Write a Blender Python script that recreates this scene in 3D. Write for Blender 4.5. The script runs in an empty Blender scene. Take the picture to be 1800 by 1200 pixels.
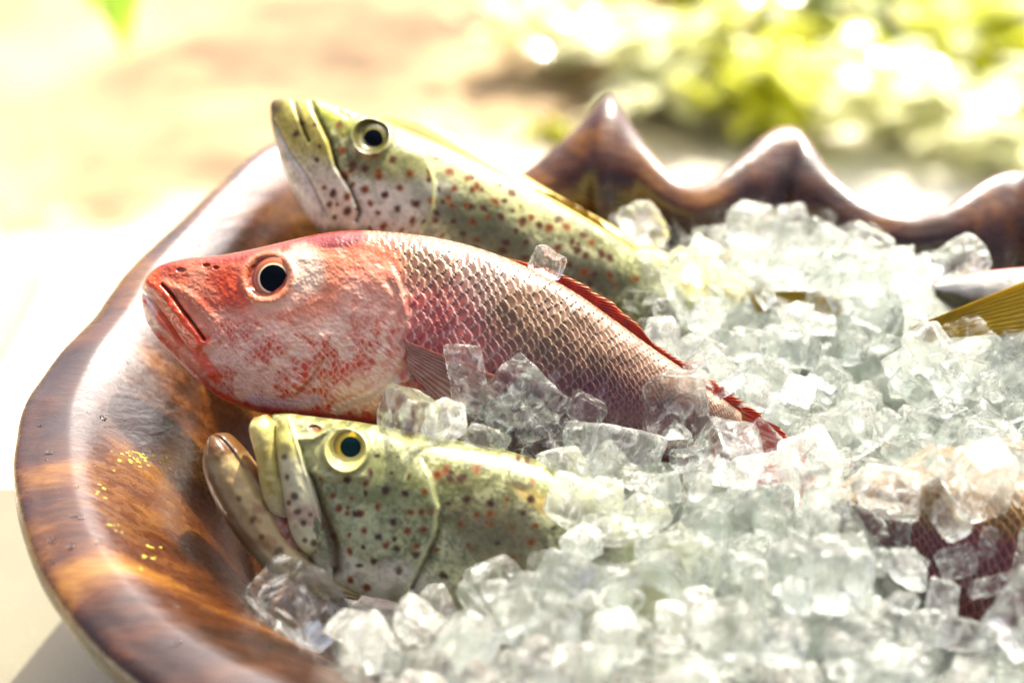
import bpy, bmesh, math, random
import numpy as np
from mathutils import Vector, Matrix

random.seed(7); RNG = np.random.default_rng(11)
sc = bpy.context.scene; COL = sc.collection

# ------------------------------------------------------------------ camera
PITCH = math.radians(30); CS, SN = math.cos(PITCH), math.sin(PITCH); CAMH = 0.45; FPX = 3000.0
cam = bpy.data.cameras.new('camera'); camo = bpy.data.objects.new('camera', cam); COL.objects.link(camo)
camo.location = (0, 0, CAMH); camo.rotation_euler = (math.radians(90) - PITCH, 0, 0)
cam.lens = 60; cam.sensor_width = 36; cam.clip_start = 0.02; cam.clip_end = 400
cam.dof.use_dof = True; cam.dof.focus_distance = 0.828; cam.dof.aperture_fstop = 3.7
sc.camera = camo
# ------------------------------------------------------------------ world and sun
SUN_EL, SUN_AZ = math.radians(52), math.radians(25)      # azimuth clockwise from +Y (behind the bowl, to the right)
w = bpy.data.worlds.new("World"); sc.world = w; w.use_nodes = True
nt = w.node_tree; bg = nt.nodes['Background']
sky = nt.nodes.new('ShaderNodeTexSky'); sky.sky_type = 'NISHITA'; sky.sun_disc = False
sky.sun_elevation = SUN_EL; sky.sun_rotation = SUN_AZ; sky.dust_density = 9.; sky.ozone_density = 1.2; sky.air_density = .35
nt.links.new(sky.outputs[0], bg.inputs[0]); bg.inputs[1].default_value = 0.15
sd = bpy.data.lights.new('sun', 'SUN'); sd.energy = 4.2; sd.angle = math.radians(0.5); sd.color = (1, .94, .75)
so = bpy.data.objects.new('sun', sd); COL.objects.link(so)
S = Vector((math.sin(SUN_AZ)*math.cos(SUN_EL), math.cos(SUN_AZ)*math.cos(SUN_EL), math.sin(SUN_EL)))
so.rotation_euler = S.to_track_quat('Z', 'Y').to_euler(); so.location = S*3
sc.view_settings.view_transform = 'Standard'; sc.view_settings.look = 'None'
sc.view_settings.exposure = 1.58; sc.view_settings.gamma = 1
cy = sc.cycles
cy.max_bounces = 16; cy.transmission_bounces = 14; cy.transparent_max_bounces = 16; cy.diffuse_bounces = 4; cy.glossy_bounces = 6
cy.sample_clamp_indirect = 6.0; cy.use_denoising = True

# ------------------------------------------------------------------ maths helpers
def smooth(a, b, x):
    t = np.clip((x - a) / (b - a), 0, 1); return t*t*(3 - 2*t)
def lin(r, g, b, k=.55):
    c = np.array([r, g, b], float) / 255.
    c = np.where(c <= .04045, c/12.92, ((c + .055)/1.055)**2.4); g = c.mean()
    return np.clip(g + (c-g)*1.12, .004, 1) * k
def Wp(px, py, d):
    "point at view depth d (metres) on the sight line of picture position px, py (1800 x 1200)"
    px = np.asarray(px, float); py = np.asarray(py, float); d = np.asarray(d, float)
    X = (px - 900)/FPX*d; V = (600 - py)/FPX*d
    return np.stack([X, d*CS + V*SN, CAMH - d*SN + V*CS], -1)
def depth_at_z(py, z): return (CAMH - z) / (SN - (600 - py)/FPX*CS)
def Zp(px, py, z=0.): return Wp(px, py, depth_at_z(py, z))
def Gp(px, py, yg):
    v = (600 - py)/FPX; return Wp(px, py, yg/(CS + v*SN))
def proj(P):
    P = np.asarray(P, float); r = P - np.array([0, 0, CAMH])
    d = r[..., 1]*CS - r[..., 2]*SN; v = r[..., 1]*SN + r[..., 2]*CS
    return 900 + FPX*r[..., 0]/d, 600 - FPX*v/d, d
FWD = np.array([0, CS, -SN]); UPV = np.array([0, SN, CS])
def catmull(P, n, closed=False):
    P = np.asarray(P, float); m = len(P)
    if closed: seg = m; idx = lambda i: P[i % m]
    else: seg = m - 1; idx = lambda i: P[min(max(i, 0), m-1)]
    out = []
    t = np.linspace(0, seg, n, endpoint=not closed)
    for x in t:
        i = min(int(x), seg-1); f = x - i
        a, b, c, d = idx(i-1), idx(i), idx(i+1), idx(i+2)
        out.append(.5*((2*b) + (c-a)*f + (2*a-5*b+4*c-d)*f*f + (3*b-a-3*c+d)*f**3))
    return np.array(out)
def _hash(ix, iy, iz, s):
    h = (ix*374761393 + iy*668265263 + iz*2147483647 % 1000003 + iz*1274126177 + s*974634777) & 0xffffffff
    h = ((h ^ (h >> 13))*1274126177) & 0xffffffff
    h = (h ^ (h >> 16)) & 0xffffffff
    return h / 4294967295.
def vnoise(x, y, z=0., s=0):
    x, y, z = np.broadcast_arrays(np.asarray(x, float), np.asarray(y, float), np.asarray(z, float))
    ix, iy, iz = [np.floor(q).astype(np.int64) for q in (x, y, z)]
    fx, fy, fz = x-ix, y-iy, z-iz
    fx, fy, fz = [q*q*(3-2*q) for q in (fx, fy, fz)]
    r = 0
    for a in (0, 1):
        for b in (0, 1):
            for c in (0, 1):
                wgt = (fx if a else 1-fx)*(fy if b else 1-fy)*(fz if c else 1-fz)
                r = r + wgt*_hash(ix+a, iy+b, iz+c, s)
    return r
def fbm(x, y, z=0., o=4, s=0):
    r = 0; a = .5; t = 0
    x = np.asarray(x, float); y = np.asarray(y, float); z = np.asarray(z, float)
    for k in range(o):
        r = r + a*vnoise(x, y, z, s+k*17); t += a; a *= .5; x = x*2.03; y = y*2.03; z = z*2.03
    return r/t
def pdist(px, py, poly):
    "distance to a polyline and the fraction along it"
    poly = np.asarray(poly, float); best = np.full(np.shape(px), 1e9); fr = np.zeros(np.shape(px))
    n = len(poly) - 1
    for k in range(n):
        a, b = poly[k], poly[k+1]; ab = b-a; L = (ab**2).sum()
        t = np.clip(((px-a[0])*ab[0] + (py-a[1])*ab[1])/L, 0, 1)
        d = np.hypot(px-a[0]-t*ab[0], py-a[1]-t*ab[1])
        m = d < best; best = np.where(m, d, best); fr = np.where(m, (k+t)/n, fr)
    return best, fr
def inpoly(px, py, poly):
    px = np.asarray(px, float); py = np.asarray(py, float); ins = np.zeros(px.shape, bool); n = len(poly)
    for i in range(n):
        x1, y1 = poly[i]; x2, y2 = poly[(i+1) % n]
        c = ((y1 > py) != (y2 > py)) & (px < (x2-x1)*(py-y1)/(y2-y1+1e-12)+x1); ins ^= c
    return ins
def blob(px, py, cx, cy, rx, ry=None, ang=0., soft=.35):
    ry = ry or rx; a = math.radians(ang); dx, dy = px-cx, py-cy
    u = (dx*math.cos(a)+dy*math.sin(a))/rx; v = (-dx*math.sin(a)+dy*math.cos(a))/ry
    return 1 - smooth(1-soft, 1+soft, np.sqrt(u*u+v*v))
def mixc(col, m, c): m = np.clip(m, 0, 1)[..., None]; return col*(1-m) + np.asarray(c)*m
def side(px, py, poly):
    "signed distance: positive to the right of a downward running polyline"
    d, _ = pdist(px, py, poly)
    P = np.asarray(poly, float); xs = np.interp(py, P[:, 1], P[:, 0])
    return np.where(px > xs, d, -d)

# ------------------------------------------------------------------ object helpers
def mesh_np(name, V, F, mat, parent=None, col=None, smooth_=True, loc=None):
    me = bpy.data.meshes.new(name); V = np.asarray(V, np.float64).reshape(-1, 3)
    if loc is not None: V = V - np.asarray(loc)
    F = np.asarray(F, np.int64)
    if F.ndim == 2:
        k = F.shape[1]; me.vertices.add(len(V)); me.vertices.foreach_set('co', V.ravel())
        me.loops.add(F.size); me.loops.foreach_set('vertex_index', F.ravel().astype(np.int32))
        me.polygons.add(len(F)); me.polygons.foreach_set('loop_start', np.arange(0, F.size, k, dtype=np.int32))
        me.polygons.foreach_set('loop_total', np.full(len(F), k, np.int32)); me.update(calc_edges=True); me.validate()
    if col is not None:
        at = me.color_attributes.new('Col', 'FLOAT_COLOR', 'POINT'); c = np.ones((len(V), 4)); c[:, :3] = np.reshape(col, (-1, 3))
        at.data.foreach_set('color', c.ravel())
    if smooth_: me.polygons.foreach_set('use_smooth', np.ones(len(me.polygons), bool))
    o = bpy.data.objects.new(name, me); COL.objects.link(o)
    if mat: me.materials.append(mat)
    if parent: o.parent = parent; 
    if parent is not None and loc is None: o.matrix_parent_inverse = parent.matrix_world.inverted()
    if loc is not None: o.location = loc
    return o
def grid_faces(nu, nv, wrapv=False):
    i, j = np.meshgrid(np.arange(nu-1), np.arange(nv if wrapv else nv-1), indexing='ij')
    a = i*nv + j; b = i*nv + (j+1) % nv; c = (i+1)*nv + (j+1) % nv; d = (i+1)*nv + j
    return np.stack([a, d, c, b], -1).reshape(-1, 4)
def tag(o, label=None, cat=None, group=None, kind=None):
    if label: o['label'] = label
    if cat: o['category'] = cat
    if group: o['group'] = group
    if kind: o['kind'] = kind
    return o
def empty(name, loc, label, cat, group=None):
    o = bpy.data.objects.new(name, None); COL.objects.link(o); o.location = loc; o.empty_display_size = .02
    bpy.context.view_layer.update()
    return tag(o, label, cat, group)

# ------------------------------------------------------------------ materials
class NT:
    def __init__(s, name):
        s.m = bpy.data.materials.new(name); s.m.use_nodes = True; s.t = s.m.node_tree; s.b = s.t.nodes['Principled BSDF']; s.out = s.t.nodes['Material Output']
    def n(s, typ, **k):
        q = s.t.nodes.new('ShaderNode'+typ)
        for a, v in k.items(): setattr(q, a, v)
        return q
    def l(s, a, b): s.t.links.new(a, b)
    def co(s, kind='Object'): return s.n('TexCoord').outputs[kind]
    def noise(s, vec, scale, detail=4, rough=.55, dist=0.):
        q = s.n('TexNoise'); s.l(vec, q.inputs['Vector']); q.inputs['Scale'].default_value = scale; q.inputs['Detail'].default_value = detail
        q.inputs['Roughness'].default_value = rough; q.inputs['Distortion'].default_value = dist; return q
    def ramp(s, fac, stops):
        q = s.n('ValToRGB'); s.l(fac, q.inputs[0]); e = q.color_ramp.elements
        while len(e) < len(stops): e.new(.5)
        for k, (p, c) in enumerate(stops): e[k].position = p; e[k].color = (*c, 1) if len(c) == 3 else c
        return q.outputs[0]
    def math(s, op, a, b=None):
        q = s.n('Math', operation=op)
        for k, v in enumerate((a, b)):
            if v is None: continue
            if isinstance(v, (int, float)): q.inputs[k].default_value = v
            else: s.l(v, q.inputs[k])
        return q.outputs[0]
    def mix(s, f, a, b, mode='MIX'):
        q = s.n('Mix', data_type='RGBA', blend_type=mode)
        for k, v in ((0, f), (6, a), (7, b)):
            if isinstance(v, (int, float)): q.inputs[k].default_value = v
            elif isinstance(v, tuple): q.inputs[k].default_value = (*v, 1)
            else: s.l(v, q.inputs[k])
        return q.outputs[2]
    def bump(s, h, strength, dist=.001):
        q = s.n('Bump'); s.l(h, q.inputs['Height']); q.inputs['Strength'].default_value = strength; q.inputs['Distance'].default_value = dist
        s.l(q.outputs[0], s.b.inputs['Normal']); return q
    def set(s, **k):
        for a, v in k.items():
            i = s.b.inputs[a.replace('_', ' ')]
            if hasattr(v, 'is_linked'): s.l(v, i)
            else: i.default_value = (*v, 1) if isinstance(v, tuple) and len(v) == 3 else v
        return s

def fish_mat(name, rough=.3, coat=.35, bump=.25, sss=.0):
    t = NT(name); a = t.n('Attribute', attribute_name='Col'); co = t.co()
    n1 = t.noise(co, 900, 3); n2 = t.noise(co, 160, 4)
    v = t.math('MULTIPLY_ADD', n2.outputs[0], .5); t.t.nodes[-1].inputs[2].default_value = .75
    c = t.n('VectorMath', operation='SCALE'); t.l(a.outputs[0], c.inputs[0]); t.l(v, c.inputs[3])
    r = t.math('MULTIPLY_ADD', n1.outputs[0], .25); t.t.nodes[-1].inputs[2].default_value = rough - .12
    t.set(Base_Color=c.outputs[0], Roughness=r); t.b.inputs['Coat Weight'].default_value = coat; t.b.inputs['Coat Roughness'].default_value = .12
    t.b.inputs['Specular IOR Level'].default_value = .4
    if sss: t.b.inputs['Subsurface Weight'].default_value = sss; t.b.inputs['Subsurface Radius'].default_value = (.006, .003, .002); t.b.inputs['Subsurface Scale'].default_value = .5
    h = t.math('ADD', t.math('MULTIPLY', n2.outputs[0], .7), t.math('MULTIPLY', n1.outputs[0], .25))
    t.bump(h, bump, .0012)
    return t.m
M_snap = fish_mat('wet_snapper_skin', .30, .3, .3); M_group = fish_mat('wet_grouper_skin', .34, .2, .35)
def fin_mat(name, thin=.35):
    t = NT(name); a = t.n('Attribute', attribute_name='Col'); co = t.co(); n = t.noise(co, 300, 3)
    tr = t.n('BsdfTranslucent'); t.l(a.outputs[0], tr.inputs[0]); mx = t.n('MixShader'); mx.inputs[0].default_value = thin
    t.set(Base_Color=a.outputs[0], Roughness=.3); t.b.inputs['Coat Weight'].default_value = .4; t.bump(n.outputs[0], .2)
    t.l(t.b.outputs[0], mx.inputs[1]); t.l(tr.outputs[0], mx.inputs[2]); t.l(mx.outputs[0], t.out.inputs[0]); return t.m
M_fin = fin_mat('wet_fin'); M_yfin = fin_mat('wet_yellow_fin', .6)
def plain(name, c, rough=.3, coat=0., spec=.5):
    t = NT(name); t.set(Base_Color=tuple(c), Roughness=rough); t.b.inputs['Specular IOR Level'].default_value = spec; t.b.inputs['Coat Weight'].default_value = coat; t.b.inputs['Coat Roughness'].default_value = .03
    co = t.co(); n = t.noise(co, 700, 3); t.bump(n.outputs[0], .08); return t.m
M_pupil = plain('pupil_black', (.001, .002, .004), .04, 0., .12); M_pupil_teal = plain('pupil_teal', (.002, .016, .018), .05, 0., .15)
def iris_mat(name):
    t = NT(name); a = t.n('Attribute', attribute_name='Col'); t.set(Base_Color=a.outputs[0], Roughness=.18); t.b.inputs['Coat Weight'].default_value = 1.; t.b.inputs['Coat Roughness'].default_value = .03
    n = t.noise(t.co(), 1500, 3); t.bump(n.outputs[0], .12); return t.m
M_iris = iris_mat('iris')

def ice_mat(name, cloud=.07, clear=.27, base_=.015):
    t = NT(name); co = t.co()
    n1 = t.noise(co, 1.3, 3, .5, .4); n2 = t.noise(co, 7, 3, .6); n3 = t.noise(co, 1.1, 5, .7, 1.5)
    g = t.n('BsdfGlass'); g.inputs['IOR'].default_value = 1.31; g.inputs['Color'].default_value = (.99, 1., .99, 1)
    rg = t.math('MULTIPLY', n2.outputs[0], .08); t.l(rg, g.inputs['Roughness'])
    h = t.math('ADD', t.math('MULTIPLY', n1.outputs[0], 1.), t.math('MULTIPLY', n2.outputs[0], .07))
    bp = t.n('Bump'); t.l(h, bp.inputs['Height']); bp.inputs['Strength'].default_value = .6; bp.inputs['Distance'].default_value = .004
    t.l(bp.outputs[0], g.inputs['Normal'])
    tr = t.n('BsdfTransparent'); tr.inputs[0].default_value = (.97, 1, .98, 1)
    m1 = t.n('MixShader'); m1.inputs[0].default_value = clear; t.l(g.outputs[0], m1.inputs[1]); t.l(tr.outputs[0], m1.inputs[2])
    df = t.n('BsdfDiffuse'); df.inputs[0].default_value = (.96, .965, .935, 1); tl = t.n('BsdfTranslucent'); tl.inputs[0].default_value = (.96, .965, .935, 1)
    m2 = t.n('MixShader'); m2.inputs[0].default_value = .5; t.l(df.outputs[0], m2.inputs[1]); t.l(tl.outputs[0], m2.inputs[2])
    cl = t.ramp(n3.outputs[0], [(.50, (base_,)*3), (.72, (cloud*7,)*3)])
    m3 = t.n('MixShader'); t.l(cl, m3.inputs[0]); t.l(m1.outputs[0], m3.inputs[1]); t.l(m2.outputs[0], m3.inputs[2])
    t.l(m3.outputs[0], t.out.inputs[0]); t.t.nodes.remove(t.b); return t.m
M_ice = ice_mat('clear_ice'); M_ice2 = ice_mat('cloudy_ice', .11, .25, .10); M_ice3 = ice_mat('frosted_ice', .10, .3, .09)
def bed_mat():
    t = NT('crushed_ice'); co = t.co(); n1 = t.noise(co, 60, 5, .6, .5); n2 = t.noise(co, 260, 4)
    c = t.ramp(n1.outputs[0], [(.34, (.34, .36, .27)), (.56, (.92, .93, .88))])
    t.set(Base_Color=c, Roughness=.12); t.b.inputs['Transmission Weight'].default_value = .35; t.b.inputs['IOR'].default_value = 1.31
    t.bump(t.math('ADD', n1.outputs[0], t.math('MULTIPLY', n2.outputs[0], .4)), .8, .006); return t.m
M_bed = bed_mat()

def wood_mat():
    t = NT('oiled_teak'); co = t.co()
    mp = t.n('Mapping'); t.l(co, mp.inputs[0]); mp.inputs['Scale'].default_value = (.8, 1.5, 2.3); mp.inputs['Rotation'].default_value = (.15, .35, .5)
    big = t.noise(mp.outputs[0], 6, 6, .62, 1.3); mp2 = t.n('Mapping'); t.l(co, mp2.inputs[0]); mp2.inputs['Scale'].default_value = (1, 7, 9); mp2.inputs['Rotation'].default_value = (.15, .35, .5); fine = t.noise(mp2.outputs[0], 34, 7, .68, .8)
    wv = t.n('TexWave', wave_type='RINGS', rings_direction='Y'); t.l(mp.outputs[0], wv.inputs['Vector']); wv.inputs['Scale'].default_value = 7
    wv.inputs['Distortion'].default_value = 5; wv.inputs['Detail'].default_value = 5; wv.inputs['Detail Scale'].default_value = 1.2
    f = t.math('ADD', t.math('MULTIPLY_ADD', big.outputs[0], .72), t.math('ADD', t.math('MULTIPLY', wv.outputs[0], .045), t.math('MULTIPLY', fine.outputs[0], .14)))
    [q for q in t.t.nodes if q.type == 'MATH' and q.operation == 'MULTIPLY_ADD'][0].inputs[2].default_value = .075
    c = t.ramp(f, [(.36, (.005, .0015, .001)), (.46, (.018, .005, .001)), (.54, (.048, .013, .002)), (.61, (.125, .048, .005)), (.72, (.28, .135, .016)), (.86, (.07, .022, .003))])
    st = t.noise(mp.outputs[0], 3.4, 3, .5, 1.5); sm = t.ramp(st.outputs[0], [(.56, (0, 0, 0)), (.70, (.6, .6, .6))])
    c = t.mix(sm, c, (.016, .005, .002))
    t.set(Base_Color=c, Roughness=t.ramp(fine.outputs[0], [(.3, (.16,)*3), (.7, (.38,)*3)]))
    t.b.inputs['Coat Weight'].default_value = .62; t.b.inputs['Coat Roughness'].default_value = .10; t.b.inputs['Specular IOR Level'].default_value = .3; t.b.inputs['Coat IOR'].default_value = 1.5
    h = t.math('ADD', t.math('MULTIPLY', big.outputs[0], 1.), t.math('ADD', t.math('MULTIPLY', fine.outputs[0], .12), t.math('MULTIPLY', wv.outputs[0], .06)))
    t.bump(h, .4, .004); t.l(t.t.nodes['Bump'].outputs[0], t.b.inputs['Coat Normal']); return t.m
M_wood = wood_mat()

# ------------------------------------------------------------------ the bowl
crest_px = [Gp(480, 255, 1.0), Gp(560, 240, 1.02), Gp(650, 262, 1.03), Gp(760, 300, 1.015), Gp(850, 318, 1.0), Gp(905, 308, 1.0),
    Gp(960, 272, 1.01), Gp(1015, 225, 1.025), Gp(1050, 186, 1.035), Gp(1070, 172, 1.04), Gp(1086, 184, 1.035), Gp(1112, 226, 1.02), Gp(1155, 278, 1.0),
    Gp(1195, 312, .985), Gp(1235, 318, .98), Gp(1290, 284, .995), Gp(1340, 243, 1.015), Gp(1372, 225, 1.025), Gp(1400, 224, 1.025), Gp(1425, 250, 1.01),
    Gp(1470, 309, .985), Gp(1530, 354, .965), Gp(1600, 376, .955), Gp(1655, 368, .955), Gp(1700, 343, .965), Gp(1745, 314, .98), Gp(1790, 305, .985), Gp(1835, 322, .97),
    Gp(1890, 370, .95), Gp(1960, 395, .93), Gp(2040, 370, .93), Gp(2110, 350, .93), Gp(2180, 400, .90),
    (.50, .84, .01), (.54, .76, .0), (.55, .68, .01), (.52, .60, -.005), (.45, .53, 0), (.34, .47, 0), (.20, .445, 0), (.07, .442, 0),
    Zp(830, 1330), Zp(650, 1272), Zp(490, 1214), Zp(350, 1146), Zp(262, 1085), Zp(205, 1025), Zp(160, 960), Zp(132, 895), Zp(118, 840), Zp(112, 785), Zp(118, 712), Zp(150, 640),
    Zp(200, 562, .003), Zp(264, 470, .006), Zp(332, 394, .010), Zp(404, 318, .014)]
crest_px = np.array([list(p) for p in crest_px])
NS = 900
dense = catmull(crest_px, 6000, True)
seg = np.linalg.norm(np.roll(dense, -1, 0) - dense, axis=1); cum = np.concatenate([[0], np.cumsum(seg)]); Ltot = cum[-1]
sp = np.linspace(0, Ltot, NS, endpoint=False)
crest = np.stack([np.interp(sp, cum, np.append(dense[:, k], dense[0, k])) for k in range(3)], -1)
def gsmooth(A, sig):
    n = len(A); f = np.fft.rfftfreq(n)[:, None]; return np.fft.irfft(np.fft.rfft(A, axis=0)*np.exp(-2*(math.pi*sig*f)**2), n, axis=0)
base = gsmooth(crest, .055/(Ltot/NS))
tn = np.roll(base, -4, 0) - np.roll(base, 4, 0); tn[:, 2] = 0; tn /= np.linalg.norm(tn, axis=1)[:, None]
outn = np.stack([-tn[:, 1], tn[:, 0], tn[:, 2]], -1)
cen = base.mean(0)
if ((base - cen)*outn).sum() < 0: outn = -outn
peak = np.clip((crest[:, 2] - base[:, 2])/.03, -.5, 1.)[:, None]
prof = [(-.16, -.197, 0, 0), (-.11, -.199, 0, 0), (-.085, -.19, 0, 0), (-.045, -.155, .0, .1), (-.012, -.115, .1, .25), (.012, -.08, .25, .45), (.024, -.052, .45, .6),
        (.024, -.030, .7, .8), (.014, -.012, .9, .95), (.006, -.003, 1, 1), (0, 0, 1, 1), (-.006, -.001, 1, 1), (-.013, -.005, .98, .98), (-.021, -.012, .88, .9),
        (-.027, -.024, .7, .7), (-.034, -.042, .5, .5), (-.046, -.066, .3, .25), (-.064, -.09, .15, .1), (-.09, -.112, 0, 0), (-.13, -.13, 0, 0), (-.165, -.138, 0, 0)]
prof = np.array(prof); pd = catmull(prof, 110)
prof2 = prof.copy(); prof2[3:10, 0] = (-.090, -.062, -.028, .004, .023, .023, .012); prof2[3:10, 1] = (-.165, -.125, -.082, -.042, -.019, -.005, -.001)
prof2[12:, :2] = [(-.015, -.005), (-.029, -.014), (-.044, -.025), (-.058, -.040), (-.072, -.064), (-.080, -.096), (-.092, -.128), (-.120, -.150), (-.165, -.158)]
prof2 = catmull(prof2, 110); far = smooth(-.1, .45, outn[:, 1])[:, None]
rows = []
for k, (o_, z_, wz, wx) in enumerate(pd):
    Bc = base*1.; C = crest
    P = Bc.copy(); P[:, :2] = Bc[:, :2]*(1-wx) + C[:, :2]*wx; P[:, 2] = Bc[:, 2]*(1-wz) + C[:, 2]*wz
    o_ = o_*far + prof2[k, 0]*(1-far); z_ = z_*far + prof2[k, 1]*(1-far)
    lipw = o_*(1 + (2.0*np.clip(peak, 0, 1)*smooth(.045, .02, -pd[k, 0]) if k > 50 else 0*peak))
    P = P + outn*lipw; P[:, 2:] += z_*(1 + (1.6*np.clip(peak, 0, 1) if -.05 < pd[k, 0] < .002 and k > 55 else 0*peak))
    rows.append(P)
G = np.stack(rows, 1)                       # NS x 110 x 3
nn = fbm(G[..., 0]*9, G[..., 1]*9, G[..., 2]*9, 3, 3) - .5; n2 = fbm(G[..., 0]*32, G[..., 1]*32, G[..., 2]*32, 3, 9) - .5
amp = .006*nn + .0010*n2
G = G + outn[:, None, :]*amp[..., None]; G[..., 2] += amp*.9
nP = G.shape[1]
V = G.reshape(-1, 3); F = grid_faces(NS, nP)
last = np.stack([(NS-1)*nP + np.arange(nP-1), np.arange(nP-1), np.arange(1, nP), (NS-1)*nP + np.arange(1, nP)], -1)
F = np.concatenate([F, last])
# inner floor and foot closed by fans of quads toward the middle line
def cap(ring, z, V, F, flip):
    n0 = len(V); c = V[ring].mean(0); rings = [ring]
    for f in (.7, .4, .12):
        P = V[ring]*f + c*(1-f); P[:, 2] = V[ring][:, 2]*f + z*(1-f); V = np.concatenate([V, P]); rings.append(np.arange(n0, n0+NS)); n0 += NS
    V = np.concatenate([V, [[c[0], c[1], z]]])
    for a, b in zip(rings[:-1], rings[1:]):
        F = np.concatenate([F, np.stack([a, b, np.roll(b, -1), np.roll(a, -1)], -1)])
    a = rings[-1]; return V, F, np.stack([a, np.full(NS, n0), np.roll(a, -1)], -1)
V, F, t1 = cap(np.arange(NS)*nP + nP-1, -.165, V, F, 0)
V, F, t2 = cap(np.arange(NS)*nP, -.198, V, F, 1)
Ft = np.concatenate([np.concatenate([F[:, [0, 1, 2]], F[:, [0, 2, 3]]]), t1, t2])
bowl = mesh_np('wooden_bowl', V, Ft, M_wood); V_bowl, F_bowl = V, Ft
bm = bmesh.new(); bm.from_mesh(bowl.data); bmesh.ops.recalc_face_normals(bm, faces=bm.faces); bm.to_mesh(bowl.data); bm.free()
bowl.data.polygons.foreach_set('use_smooth', np.ones(len(bowl.data.polygons), bool))
tag(bowl, 'large glossy carved wooden clam shell bowl with wavy rim holding fish and ice', 'bowl')

# ------------------------------------------------------------------ lofted bodies
class Loft:
    def __init__(s, T, B, wd, d0, nu, nvf, nvb=24, relief=None, paint=None, e=.55):
        T = catmull(T, nu); B = catmull(B, nu); wv = catmull(np.array(wd)[:, None], nu)[:, 0]
        u = np.linspace(0, 1, nu)
        ph = np.concatenate([np.linspace(0, math.pi, nvf), np.linspace(math.pi, 2*math.pi, nvb+2)[1:-1]])
        t = (1-np.cos(ph))/2; sp_ = np.sin(ph); fr = np.sign(sp_)*np.abs(sp_)**e
        px = T[:, None, 0]*(1-t) + B[:, None, 0]*t; py = T[:, None, 1]*(1-t) + B[:, None, 1]*t
        s.u = np.broadcast_to(u[:, None], px.shape); s.t = np.broadcast_to(t, px.shape); s.front = np.broadcast_to(sp_ >= -1e-6, px.shape)
        off = wv[:, None]*fr
        d = d0(px, py); s.px, s.py = px, py
        s.edge = np.abs(np.sin(ph))[None, :]*np.ones_like(px)
        wid = np.hypot(*(T-B).T); s.wid = wid
        sl = np.concatenate([[0], np.cumsum(np.hypot(*np.diff((T+B)/2, axis=0).T))]); s.sl = np.broadcast_to(sl[:, None], px.shape); s.sl1 = sl
        col = None
        if relief is not None: off = off + relief(s)*smooth(.0, .35, s.edge)*s.front
        P = Wp(px, py, d) - FWD*off[..., None]
        s.P = P; s.nvf = nvf
        s.col = paint(s) if paint is not None else None
        nu_, nv_ = px.shape; s.F = grid_faces(nu_, nv_, True)
        # end caps
        s.V = P.reshape(-1, 3); n0 = len(s.V)
        c0 = P[0].mean(0); c1 = P[-1].mean(0); s.V = np.concatenate([s.V, [c0, c1]])
        r = np.arange(nv_); q = (nu_-1)*nv_ + r
        s.F = np.concatenate([s.F, np.stack([r, np.roll(r, -1), np.full(nv_, n0), np.full(nv_, n0)], -1)[:, :4],
                              np.stack([np.roll(q, -1), q, np.full(nv_, n0+1), np.full(nv_, n0+1)], -1)])
        if s.col is not None: s.col = np.concatenate([s.col.reshape(-1, 3), s.col[0].mean(0)[None], s.col[-1].mean(0)[None]])
    def build(s, name, mat, parent):
        F3 = np.concatenate([s.F[:, [0, 1, 2]], s.F[:-2*s.px.shape[1]][:, [0, 2, 3]]])
        return mesh_np(name, s.V, F3, mat, parent, s.col)
    def at(s, x, y):
        m = (s.px[:, :s.nvf]-x)**2 + (s.py[:, :s.nvf]-y)**2; i, j = np.unravel_index(m.argmin(), m.shape); return s.P[i, j]
    def depth(s, x, y): return proj(s.at(x, y))[2]

def scales(s, N, size=1., jit=.20):
    "overlapping round scales: returns height 0..1, rim mask, inside-the-disc coordinates"
    ds = np.gradient(s.sl1); wd = np.maximum(s.wid, 40)
    I = np.cumsum(ds/(wd/N*size)); i = np.broadcast_to(I[:, None], s.px.shape); j = s.t_lin*N
    i = i + jit*(fbm(s.px/40, s.py/40, 0, 2, 5)-.5)*4; j = j + jit*(fbm(s.px/40, s.py/40, 3, 2, 6)-.5)*4
    rs = .55; R = .78
    J0 = np.floor(j/rs).astype(int); bestc = np.full(i.shape, 1e9); H = np.zeros(i.shape); RR = np.ones(i.shape); QQ = np.zeros(i.shape); ID = np.zeros(i.shape)
    for dj in (-1, 0, 1, 2):
        r = J0+dj; offs = .5*(r % 2)
        n0 = np.floor(i-offs).astype(int)
        for dn in (-1, 0, 1):
            n = n0+dn; ci = n+offs; cj = r*rs; hs = _hash(n.astype(np.int64)+500, r.astype(np.int64)+500, 3, 5)
            rr = np.hypot((i-ci)/1.0, (j-cj)*1.05)/(R*(.93+.14*hs)); ok = (rr < 1) & (ci < bestc)
            bestc = np.where(ok, ci, bestc); H = np.where(ok, (i-ci)/R, H); RR = np.where(ok, rr, RR); QQ = np.where(ok, (i-ci)/R, QQ); ID = np.where(ok, hs, ID)
    return H, RR, QQ, ID

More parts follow.
